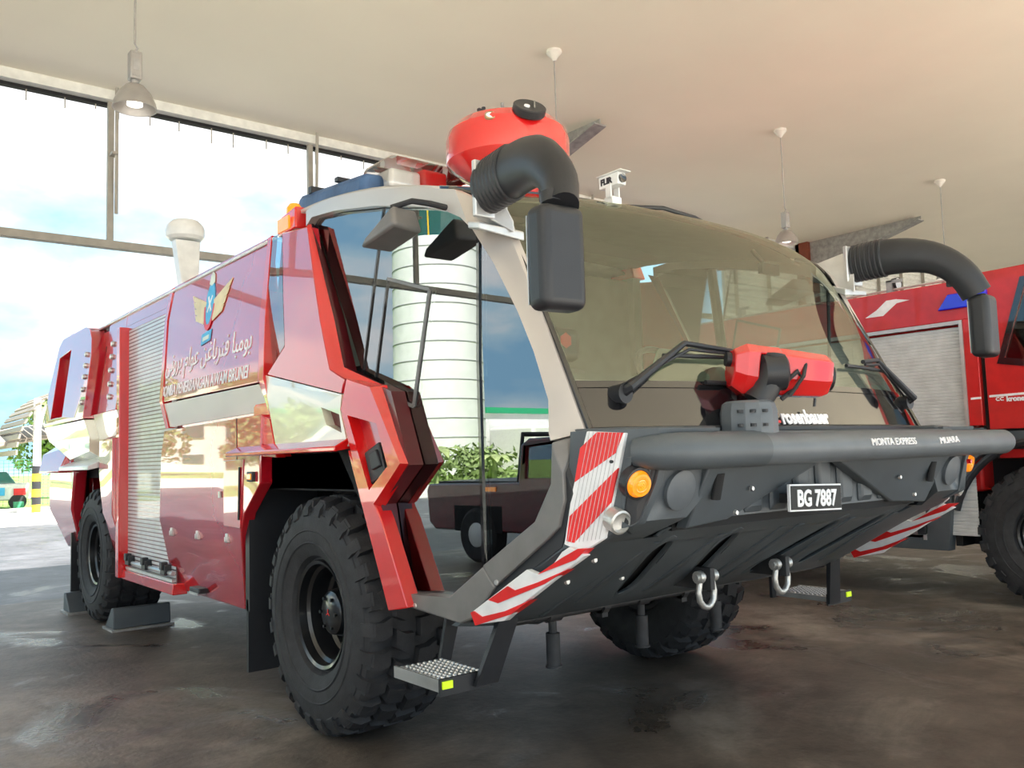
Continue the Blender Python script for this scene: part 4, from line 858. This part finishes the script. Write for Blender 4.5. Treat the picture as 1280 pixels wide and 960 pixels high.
R0 = ring(0, .045, .10, .07); R1 = ring(.05, .075, .12, .09); 
g.hexa(R0, R1); g2 = G()
Rs = [ring(0, .05, .10, .07), ring(.05, .078, .13, .092), ring(.10, .078, .135, .092)]
def loft(rs):
    g = G(); n = len(rs[0]); vs = [p for r in rs for p in r]
    return g.add(vs, [tuple(range(n))[::-1], tuple((len(rs)-1)*n+i for i in range(n))]+[(k*n+i, k*n+(i+1) % n, (k+1)*n+(i+1) % n, (k+1)*n+i) for k in range(len(rs)-1) for i in range(n)])
put('nozzle_housing', loft(Rs), 'red_front', T, bevel=.006, sharp=20)
put('nozzle_housing', loft([ring(.17, .075, .095, .085), ring(.21, .075, .12, .092), ring(.38, .070, .105, .088), ring(.41, .06, .09, .078)]), 'red_front', T, bevel=.006, sharp=20)
put('housing_bridge', loft([[c0+u*d+v*.076+wv*.045, c0+u*d+v*.045+wv*.09, c0+u*d+v*.035+wv*.085, c0+u*d+v*.035-wv*.085, c0+u*d+v*.045-wv*.09, c0+u*d+v*.076-wv*.045] for d in (.09, .19)]), 'red_front', T, bevel=.004, sharp=20)
put('nozzle_barrel', G().tube([c0+u*.02-v*.02, c0+u*.42-v*.02], .045, 16).tube([c0+u*.40-v*.02, c0+u*.43-v*.02], .055, 16).tube([c0-u*.02+v*.01, c0+u*.02+v*.01], .03, 12), 'black_plastic', T)
put('nozzle_bolt', G().lathe([(0, .016), (.012, .016)], c0+u*.035-wv*.082-v*.05, 'y', 12).tube([c0+u*.37-v*.11, c0+u*.37-v*.145], .006, 6), 'black_plastic', T)

# under-truck spray pipe with nozzles
sb = put('spray_pipe', G().tube([(-1.15, -1.30, .70), (.42, -1.30, .70)], .028, 12), 'chassis', T)
for x in (-.83, -.22, .38):
    g = G().tube([(x, -1.30, .70), (x, -1.30, .60)], .020, 10).tube([(x, -1.30, .61), (x, -1.30, .46)], .034, 12).tube([(x, -1.30, .46), (x, -1.30, .45)], .040, 12).tube([(x-.04, -1.30, .70), (x+.04, -1.30, .70)], .04, 12)
    put('spray_nozzle', g, 'chassis', sb)
for x in (-.5, .1): put('pipe_clamp', G().tube([(x-.02, -1.3, .70), (x+.02, -1.3, .70)], .045, 10).bb(x-.02, x+.02, -1.32, -1.28, .64, .78), 'chassis', sb)
# fold-down steps
for s in (1, -1):
    stp = [(-1.449, -0.856, 0.5), (-1.253, -0.898, 0.5), (-1.271, -1.237, 0.5), (-1.505, -1.256, 0.5)]
    x0, x1, y0, y1 = -1.56, -1.30, -1.42, -1.06
    st = put('step', G().bb(s*x0, s*x1, y0, y1, .50, .53).bb(s*x0, s*(x0+.012), y0, y1, .49, .54), 'alu', T)
    g = G()
    for i in range(8):
        for j in range(11): g.lathe([(.53, .011), (.538, .007)], (s*(x0+.025+i*.030), y0+.025+j*.031, 0), seg=6)
    put('tread_stud', g, 'alu', st, kind='stuff')
    put('step_bracket', G().bb(s*x1, s*(x0-.004), y0-.012, y0, .475, .545).hexa([(s*-1.40, y0-.014, .49), (s*-1.28, y0-.014, .49), (s*-1.20, -1.50, .80), (s*-1.30, -1.50, .80)], [(s*-1.40, y0-.034, .49), (s*-1.28, y0-.034, .49), (s*-1.20, -1.53, .80), (s*-1.30, -1.53, .80)]).hexa([(s*-1.32, y1, .49), (s*-1.26, y1, .49), (s*-1.20, -1.1, .80), (s*-1.28, -1.1, .80)], [(s*-1.32, y1+.02, .49), (s*-1.26, y1+.02, .49), (s*-1.20, -1.08, .80), (s*-1.28, -1.08, .80)])
        .tube([(s*-1.1, -1.2, .78), (s*-1.3, -1.45, .80)], .03, 8), 'black_plastic', st)
    put('step_marker', G().bb(s*(x0+.005), s*(x0+.055), y0-.02, y0-.010, .505, .535), 'hi_vis', st)
put('underbody_frame', G().bb(-1.25, 1.25, -1.45, -1.38, .72, .80).tube([(-1.2, -1.0, .76), (-.6, -1.25, .70)], .03).bb(-1.2, 1.2, -1.62, -1.2, .95, 1.08), 'chassis', T)

# ================================================================ second fire engine
def XF(x): return lambda y, z: x
U = root('fire_engine', (5.9, 1.0, 0), 'second red fire engine at the right edge with grey shutter and black lower body', 'fire engine')
X2 = 4.60
wheel(U, 4.60+.275, -1.50, -1, 0, .633); wheel(U, 7.1, -1.50, 1, 0, .633)
wheel(U, 4.60+.275, 3.2, -1, 0, .633); wheel(U, 7.1, 3.2, 1, 0, .633)
put('chassis', G().bb(5.2, 6.9, -3.2, 5.0, .55, 1.3), 'chassis', U)
put('body_shell', G().bb(4.73, 7.3, -.93, 5.0, 1.0, 2.90), 'red_engine', U, bevel=.03)
for nm, bx in (('side_panel', (-1.02, 5.0, 2.575, 2.94)), ('side_panel', (-1.02, -.90, 1.60, 2.575)), ('side_panel', (1.30, 5.0, 1.30, 2.575))):
    put(nm, G().bb(4.60, 4.72, *bx), 'red_engine', U, bevel=.006)
low2 = [(-.84, .46), (-.80, 1.60), (-.90, 1.60), (-1.02, 1.60), (-1.02, 1.30), (-.72, 1.22), (-.66, .46)]
put('lower_side_panel', slab([[(-.64, .46), (-.70, 1.0), (-.86, 1.26), (-1.02, 1.36), (-1.02, 1.58), (-.88, 1.58), (-.88, 1.50), (-.44, .92), (-.44, .60), (2.6, .60), (2.6, .46)]], XF(X2), 0, 0, .12), 'slate', U, bevel=.006)
shutter(U, X2+.06, -.90, 1.30, .60, 2.55, -1)
put('shutter_head', G().bb(X2+.01, X2+.08, -.90, 1.30, 2.54, 2.575), 'cast_alu', U)
br2 = put('shutter_bottom_rail', G().tube([(X2+.03, -.42, .66), (X2+.03, 1.3, .66)], .018, 10).bb(X2, X2+.05, -.42, 1.3, .57, .60), 'alu', U)
put('rail_bracket', G().bb(X2-.02, X2+.04, -.44, -.36, .60, .70), 'black_plastic', br2, bevel=.006)
put('side_marker_lamp', G().bb(X2-.015, X2+.01, -.585, -.50, .80, .89), 'red_lens', U, bevel=.006)
put('shutter_post', slab([[(-.44, .55), (-.44, .95), (-.90, 1.55), (-.90, 2.57), (-.87, 2.57), (-.87, 1.55), (-.41, .95), (-.41, .55)]], XF(X2), 0, -.01, .06), 'cast_alu', U)
put('skirt_panel', slab([[(-.47, .60), (-.47, .95), (-.95, 1.50), (-1.0, 1.50), (-1.0, 1.36), (-.84, 1.22), (-.68, 1.0), (-.62, .60)]], XF(X2), 0, .005, .05), 'slate', U)
put('wheel_housing', G().bb(4.95, 5.1, -2.6, -.6, .5, 1.6).bb(4.70, 5.0, -.72, -.66, .5, 1.2).bb(4.66, 5.0, -2.5, -.75, 1.38, 1.56), 'dark_void', U)
put('arch_trim', G().tube([(4.61, -1.5+.80*math.cos(a), .62+.84*math.sin(a)) for a in [math.pi*i/24 for i in range(2, 23)]], .035, 8), 'black_plastic', U)
gapd = put('cab_gap', G().bb(X2+.06, X2+.3, -1.10, -1.00, 1.3, 2.97), 'dark_void', U)
# cab
cabp = [(-1.07, 1.56), (-1.07, 2.98), (-2.2, 3.0), (-3.1, 2.2), (-3.3, 1.56)]
win = [(-1.24, 2.19), (-1.46, 2.84), (-2.2, 2.86), (-2.7, 2.2), (-1.9, 2.05)]
put('cab_side', slab([cabp, win[::-1]], XF(X2), 0, 0, .08), 'red_engine', U, bevel=.01)
wp2 = put('cab_window', slab([win], XF(X2), 0, .015, .03), 'dark_glass', U)
put('window_frame', slab([[(-1.18, 2.14), (-1.42, 2.88), (-2.22, 2.91), (-2.78, 2.2), (-1.9, 2.0)], win[::-1]], XF(X2), 0, -.012, .01), 'black_gloss', U)
put('cab_seat', G().bb(5.2, 5.7, -1.5, -1.3, 1.7, 2.55).box((5.45, -1.40, 2.62), (.25, .12, .2)), 'black_plastic', U, bevel=.04)
put('cab_body', G().bb(4.70, 7.3, -3.25, -1.09, 1.3, 1.6).bb(4.7, 7.3, -2.2, -1.09, 2.92, 3.0).bb(7.2, 7.3, -3.2, -1.09, 1.5, 3.0).bb(4.7, 7.3, -1.12, -1.07, 1.5, 2.98), 'red_engine', U, bevel=.01)
put('cab_front', G().hexa([(4.65, -3.32, 1.5), (7.3, -3.32, 1.5), (7.3, -3.26, 1.5), (4.65, -3.26, 1.5)], [(4.7, -2.2, 3.0), (7.3, -2.2, 3.0), (7.3, -2.14, 3.0), (4.7, -2.14, 3.0)]), 'black_gloss', U)
put('cab_bumper', G().bb(4.62, 7.35, -3.45, -2.45, .6, 1.54), 'slate', U, bevel=.05)
put('cab_lower_side', G().bb(4.60, 4.75, -2.5, -1.06, 1.42, 1.54), 'slate', U)
ol = [(-1.023, 2.044), (-1.028, 1.539), (-1.375, 1.838), (-1.084, 1.845), (-0.904, 1.857), (-0.988, 1.851), (-0.824, 2.747), (-0.654, 2.972), (-1.104, 2.892), (-1.05, 2.711)]
put('coach_line', slab([[(-1.09, 1.845), (-1.09, 1.865), (-3.0, 1.90), (-3.0, 1.88)]], XF(X2), 0, -.004, .001), 'decal_white', U, smooth=False)
put('coach_line', slab([[(-.93, 1.835), (-.93, 1.855), (-1.02, 1.857), (-1.02, 1.837)]], XF(X2), 0, -.004, .001), 'decal_white', U, smooth=False)
fl = [(0.03, 2.72), (-0.154, 2.717), (-0.3, 2.822), (-0.428, 2.833), (-0.295, 2.862), (-0.197, 2.862), (-0.092, 2.782)]
put('white_flash', slab([fl], XF(X2), 0, -.005, .001), 'decal_white', U, smooth=False)
put('white_flash', slab([[(5.0, 2.72), (-.10, 2.72), (-.10, 2.735), (5.0, 2.735)]], XF(X2), 0, -.005, .001), 'decal_white', U, smooth=False) if False else None
kk = [(4.595, -1.146, 1.826), (4.595, -1.232, 1.82)]
g = G()
for d in (0, .035):
    yy = kk[0][1]-d
    g.tube([(X2-.004, yy-.028, kk[0][2]+.012), (X2-.004, yy-.008, kk[0][2]+.012), (X2-.004, yy, kk[0][2]), (X2-.004, yy-.008, kk[0][2]-.012), (X2-.004, yy-.028, kk[0][2]-.012)], .005, 6)
put('maker_logo', g, 'decal_white', U)
text('maker_lettering', 'kronenburg', .062, (X2-.004, kk[1][1]+.0, kk[1][2]-.018), (0, -1, 0), (0, 0, 1), 'decal_white', U, bold=.003, depth=.004)
bb_ = [(4.62, -0.82, 2.824)]
put('blue_beacon', G().hexa([(4.56, -.70, 2.68), (4.56, -1.14, 2.68), (4.62, -1.14, 2.68), (4.62, -.70, 2.68)], [(4.56, -.80, 2.82), (4.56, -1.14, 2.82), (4.62, -1.14, 2.82), (4.62, -.80, 2.82)]), 'blue_lens', U, bevel=.01)
for bk in (1,):
    pass
wl = [(4.8, -0.203, 3.048)][0]
lw_ = put('work_lamp', G().lathe([(0, .001), (-.01, .05), (-.03, .065), (.03, .06), (.06, .02)], wl, 'y', 20), 'black_plastic', U)
put('work_lamp_lens', G().lathe([(-.025, .058), (-.028, .0001)], wl, 'y', 20), 'cast_alu', lw_)
put('lamp_stem', G().tube([(wl[0], wl[1], wl[2]-.05), (wl[0], wl[1], 2.86)], .015, 8), 'galv', lw_)
put('roof_rail', G().tube([(4.75, -.9, 2.99), (4.75, 4.9, 2.96)], .012, 8), 'cast_alu', U)
for y in (-.2, .7, 1.6, 2.5): put('roof_bracket', G().bb(4.72, 4.80, y, y+.06, 2.9, 3.08).bb(4.72, 4.74, y-.1, y+.06, 3.05, 3.08), 'galv', U)
put('roof_box', G().bb(5.6, 6.5, -2.1, -1.3, 3.0, 3.16), 'tin_white', U, bevel=.01)

# ================================================================ chocks
def chock(x, y, s, label):
    g = G().hexa([(x-.26, y, .012), (x+.26, y, .012), (x+.26, y+s*.30, .012), (x-.26, y+s*.30, .012)], [(x-.26, y-s*.01+s*.02, .03), (x+.26, y+s*.01, .03), (x+.26, y+s*.30, .03), (x-.26, y+s*.30, .03)])
    r = root('wheel_chock', (x, y, 0), label, 'wheel chock', 'wheel chocks at the rear wheel')
    put('base_plate', G().bb(x-.27, x+.27, min(y, y+s*.34), max(y, y+s*.34), .0, .02), 'galv', r)
    put('wedge', G().hexa([(x-.25, y+s*.02, .02), (x+.25, y+s*.02, .02), (x+.25, y+s*.30, .02), (x-.25, y+s*.30, .02)], [(x-.25, y+s*.22, .20), (x+.25, y+s*.22, .20), (x+.25, y+s*.28, .20), (x-.25, y+s*.28, .20)]), 'slate', r, bevel=.01)
chock(-1.22, 4.22, -1, 'dark rubber wheel chock in front of the rear wheel, nearer the camera')
chock(-1.30, 5.22, 1, 'grey wheel chock behind the rear wheel, at its far side')

# ================================================================ outside the rear opening
def leafy(name, c, rx, rz, n, m, parent, lump=0.25, sz=.28):
    g = G()
    cl = [(Vector((rnd.gauss(0, .45)*rx, rnd.gauss(0, .45)*rx, rnd.uniform(-.7, .9)*rz)), rnd.uniform(.35, .6)*rx) for _ in range(14)]
    for i in range(n):
        p, r = rnd.choice(cl); d = Vector((rnd.gauss(0, 1), rnd.gauss(0, 1), rnd.gauss(0, 1))).normalized()
        q = Vector(c)+p+d*r*rnd.uniform(.75, 1.05)
        a = Vector((rnd.gauss(0, 1), rnd.gauss(0, 1), rnd.gauss(0, 1))).normalized(); b = a.cross(d).normalized(); s = sz*rnd.uniform(.6, 1.3)
        g.add([q-a*s, q-b*s*.5, q+a*s, q+b*s*.5], [(0, 1, 2, 3)])
    return put(name, g, m, parent, smooth=False, kind='stuff')
def tree(x, y, h, r, label, m='leaf'):
    t = root('tree', (x, y, 0), label, 'tree', 'trees beyond the fence')
    put('trunk', G().tube([(x, y, 0), (x+.1, y, h*.4), (x, y+.1, h*.7)], [.22, .16, .08], 8), 'bark', t)
    leafy('foliage', (x, y, h*.66), r, h*.34, 3200, m, t, sz=.20)
tree(0.6, 42, 4.3, 1.9, 'leftmost bushy green tree beyond the green fence, at the photo edge', 'leaf_light')
tree(6.2, 45, 4.6, 2.0, 'green tree beyond the fence just right of the curved canopy post', 'leaf')
tree(11.8, 43, 4.4, 2.0, 'third green tree beyond the fence, hidden by the truck tail', 'leaf')
for i, (x, y, h) in enumerate(((-6, 43, 5), (-13, 42, 5.4), (-20, 44, 5.0))):
    tree(x, y, h, 2.1, ('green tree beyond the fence, reflected in the red flank behind the shutter', 'tall green tree beyond the fence seen only as a reflection in the red panels', 'green tree beside the white hall, reflected in the red flank')[i], 'leaf')
fn = root('chain_link_fence', (0, 36, 0), 'green mesh boundary fence with slim posts behind the grass verge', 'fence')
g = G()
for i in range(110): g.tube([(-8+i*.18, 36, .05), (-8+i*.18, 36, 1.9)], .008, 4)
for k in range(14): g.tube([(-8, 36, .1+k*.14), (12, 36, .1+k*.14)], .008, 4)
put('mesh', g, 'fence_green', fn, kind='stuff')
for i in range(9): put('fence_post', G().tube([(-8+2.5*i, 36, 0), (-8+2.5*i, 36, 2.1)], .04, 8), 'fence_green', fn)
bn = root('parked_car', (1.55, 34.2, 0), 'small parked car in pale paint with red and blue patches by the fence', 'car')
put('car_body', G().hexa([(.7, 33.4, .35), (3.0, 33.4, .35), (3.0, 35, .35), (.7, 35, .35)], [(.75, 33.45, 1.0), (2.95, 33.45, 1.0), (2.95, 34.95, 1.0), (.75, 34.95, 1.0)]), 'tin_white', bn, bevel=.08)
put('car_cabin', G().hexa([(1.0, 33.5, 1.0), (2.5, 33.5, 1.0), (2.5, 34.9, 1.0), (1.0, 34.9, 1.0)], [(1.3, 33.65, 1.45), (2.2, 33.65, 1.45), (2.2, 34.75, 1.45), (1.3, 34.75, 1.45)]), 'tower_glass', bn, bevel=.05)
put('red_patch', G().bb(1.1, 1.5, 33.38, 33.42, .6, .95).bb(2.4, 2.8, 33.38, 33.42, .55, .8), 'sign_red', bn)
put('blue_patch', G().bb(1.7, 2.1, 33.38, 33.42, .55, .85), 'logo_blue', bn)
for x in (1.15, 2.55): put('car_wheel', G().lathe([(-.1, .3), (.1, .3)], (x, 33.5, .3), 'y', 16), 'rubber', bn)
put('fuel_box', G().bb(2.15, 2.45, 31.6, 31.9, 0.0, .35), 'fence_green', None, origin=(2.3, 31.75, 0), label='small green utility box on the grass beside the striped post', cat='box')
# curved walkway canopy on a white post with a yellow and black foot
cn = root('walkway_canopy', (2.56, 30, 0), 'curved ribbed walkway canopy on a white post with yellow and black banded foot', 'canopy')
put('post', G().tube([(2.56, 30, 1.6), (2.56, 30, 4.0)], .13, 14), 'white_paint', cn)
for i in range(6): put('post_band', G().tube([(2.56, 30, i*.27), (2.56, 30, (i+1)*.27)], .15, 14), 'yellow_post' if i % 2 == 0 else 'black_plastic', cn)
def arc(x0, z0, r, a0, a1, y0, y1, n=14, th=.06):
    g = G()
    for i in range(n):
        a = a0+(a1-a0)*i/n; b = a0+(a1-a0)*(i+.62)/n
        g.hexa([(x0+r*math.cos(a), y0, z0+r*math.sin(a)), (x0+r*math.cos(b), y0, z0+r*math.sin(b)), (x0+(r+th)*math.cos(b), y0, z0+(r+th)*math.sin(b)), (x0+(r+th)*math.cos(a), y0, z0+(r+th)*math.sin(a))],
               [(x0+r*math.cos(a), y1, z0+r*math.sin(a)), (x0+r*math.cos(b), y1, z0+r*math.sin(b)), (x0+(r+th)*math.cos(b), y1, z0+(r+th)*math.sin(b)), (x0+(r+th)*math.cos(a), y1, z0+(r+th)*math.sin(a))])
    return g
put('roof_rib', arc(4.3, 2.0, 2.5, R(180), R(80), 29, 34, 16), 'canopy_roof', cn, kind='stuff')
put('rafter', G().tube([(2.56, 30, 2.6), (2.75, 30, 3.6), (3.3, 30, 4.2), (4.2, 30, 4.45)], .07, 8), 'white_paint', cn)
put('lower_roof_rib', G().hexa([(1.35, 31, 2.35), (3.6, 31, 2.75), (3.6, 31, 2.85), (1.35, 31, 2.45)], [(1.6, 35, 2.9), (3.9, 35, 3.3), (3.9, 35, 3.4), (1.6, 35, 3.0)]), 'canopy_roof', cn)
g = G()
for i in range(8):
    t = i/7; g.tube([(1.35+.25*t, 31+4*t, 2.33+.55*t), (3.6+.3*t, 31+4*t, 2.73+.55*t)], .05, 6)
put('purlin', g, 'canopy_roof', cn, kind='stuff')

# control tower, hall and banana plants: off to the left, seen as reflections in the cab glass
tw = root('control_tower', (-47.3, 56.5, 0), 'tall round white control tower with ring joints, reflected in the cab door glass', 'tower')
put('shaft', G().lathe([(0, 4.1), (20.6, 3.9)], (-47.3, 56.5, 0), seg=48), 'tower_white', tw)
for i in range(12): put('ring_joint', G().lathe([(1.5+i*1.65, 4.10-.016*i), (1.56+i*1.65, 4.13-.016*i), (1.62+i*1.65, 4.10-.016*i)], (-47.3, 56.5, 0), seg=48), 'tower_joint', tw)
g = G()
for k in range(18):
    a = 2*math.pi*k/18; g.bb(-.02, .02, -.02, .02, 0, .01)
put('cab_glass', G().lathe([(20.6, 3.9), (21.0, 3.0), (24.0, 4.0), (24.2, 4.4), (24.6, 4.4), (24.8, .001)], (-47.3, 56.5, 0), seg=12), 'tower_glass', tw, sharp=10)
for k in range(6):
    a = k*1.05+.3; put('aerial', G().tube([(-47.3+3.6*math.cos(a), 56.5+3.6*math.sin(a), 20.6), (-47.3+3.9*math.cos(a), 56.5+3.9*math.sin(a), 23.2)], .07, 6), 'yellow_post' if k % 2 else 'white_paint', tw)
hl_ = root('terminal_hall', (-58, 60, 0), 'long white hall with bright green roof edge, reflected in the front quarter glass', 'building')
put('wall', G().bb(-68, -53.5, 57.5, 68, 0, 5.6), 'tower_white', hl_)
put('green_roof_edge', G().bb(-68.5, -53.2, 57.2, 68.5, 5.6, 6.15), 'roof_green', hl_)
put('canopy_wall', G().bb(-66, -53.5, 51, 57, 0, 4.2), 'tin_white', hl_, bevel=.3)
h3 = root('office_block', (-18, 58, 0), 'low white office block with dark windows and pink tint, reflected in the red lower panel', 'building')
put('wall', G().bb(-30, -6, 54, 62, 0, 5.0), 'tower_white', h3)
for i in range(8):
    for z in (1.2, 3.3): put('window', G().bb(-28.5+i*2.9, -27.1+i*2.9, 53.93, 54.02, z, z+1.0), 'tower_glass', h3)
put('roof', G().bb(-30.5, -5.5, 53.5, 62.5, 5.0, 5.3), 'roof_green', h3)
def banana(x, y, h, label):
    b = root('banana_plant', (x, y, 0), label, 'plant', 'banana plants along the verge')
    put('stem', G().tube([(x, y, 0), (x, y, h*.55)], [.16, .10], 8), 'leaf_light', b)
    for k in range(8):
        a = 2*math.pi*k/8+rnd.uniform(-.3, .3); L_ = h*rnd.uniform(.55, .75); g = G(); pts = []
        for j in range(7):
            t = j/6; r = L_*t; z = h*.5+L_*(1.0*t-1.05*t*t)+.1; w = .34*math.sin(math.pi*min(1, t*.9+.08))
            ca, sa = math.cos(a), math.sin(a); pts += [(x+ca*r-sa*w, y+sa*r+ca*w, z-.06), (x+ca*r, y+sa*r, z), (x+ca*r+sa*w, y+sa*r-ca*w, z-.06)]
        g.add(pts, [f for j in range(6) for f in ((3*j, 3*j+1, 3*j+4, 3*j+3), (3*j+1, 3*j+2, 3*j+5, 3*j+4))])
        put('leaf', g, 'leaf_light', b)
banana(-28.3, 33.0, 3.0, 'banana plant mirrored in front of the tower foot, taller of the three')
banana(-33.4, 34.0, 2.3, 'shorter banana plant mirrored just left of the pickup cab')
banana(-23.0, 33.5, 2.2, 'short banana plant mirrored beside the door handle panel')
hg = root('shrub_row', (-30, 38, 0), 'row of low leafy shrubs along the verge, mirrored in the door glass', 'shrub')
leafy('foliage', (-30, 38, .7), 2.2, .6, 900, 'leaf', hg, sz=.25); leafy('foliage', (-24, 38.5, .7), 2.4, .6, 900, 'leaf', hg, sz=.25); leafy('foliage', (-36, 38.5, .8), 2.4, .6, 900, 'leaf', hg, sz=.25)

# maroon pickup parked outside the bay, mirrored in the glass
P = root('pickup_truck', (-7.75, 3.6, 0), 'maroon double-cab pickup with roof lamp, parked left of the bay, mirrored in the door', 'pickup')
xa, xb = -6.9, -8.6
prof = [(6.05, .52), (6.10, .98), (6.05, 1.08), (4.12, 1.10), (4.05, 1.60), (3.90, 1.68), (2.55, 1.70), (2.35, 1.64), (1.62, 1.14), (.65, 1.02), (.50, .85), (.48, .45), (5.9, .42)]
w_ = [[(3.95, 1.16), (3.92, 1.56), (3.42, 1.60), (3.36, 1.16)], [(3.26, 1.16), (3.32, 1.60), (2.62, 1.60), (1.95, 1.16)]]
put('body', slab([prof]+[q[::-1] for q in w_], XF(0), 0, xb, xa), 'maroon', P, bevel=.03)
put('load_bed', G().bb(xb+.12, xa-.12, 4.2, 5.95, 1.06, 1.115), 'black_plastic', P)
for q in w_: put('side_window', slab([q], XF(0), 0, xb+.03, xa-.03), 'side_glass', P)
put('roll_bar', G().tube([(xa-.08, 4.18, 1.08), (xa-.12, 4.12, 1.74), (xb+.12, 4.12, 1.74), (xb+.08, 4.18, 1.08)], .035, 8), 'black_plastic', P)
put('roof_lamp', G().lathe([(1.70, .16), (1.80, .15), (1.84, .10), (1.85, .001)], (-7.4, 3.0, 0), seg=20), 'maroon', P)
for y in (4.95, 1.35):
    w2_ = put('tyre', G().lathe([(-.13, .22), (-.14, .33), (-.10, .38), (.10, .38), (.14, .33), (.13, .22)], (xa-.10, y, .38), 'x', 32).lathe([(-.13, .22), (-.14, .33), (-.10, .38), (.10, .38), (.14, .33), (.13, .22)], (xb+.10, y, .38), 'x', 32), 'rubber', P, kind='stuff')
    put('wheel_rim', G().lathe([(.10, .20), (.14, .16), (.15, .001)], (xa-.10, y, .38), 'x', 24), 'cast_alu', w2_)
    put('arch', G().bb(xa-.3, xa+.003, y-.5, y+.5, .42, .78), 'dark_void', P)
put('side_reflector', G().bb(xa-.01, xa+.02, 4.55, 4.75, .98, 1.04), 'amber', P)
put('door_mirror', G().lathe([(-.02, .12), (.02, .11)], (xa+.12, 2.4, 1.18), 'y', 16), 'maroon', P)
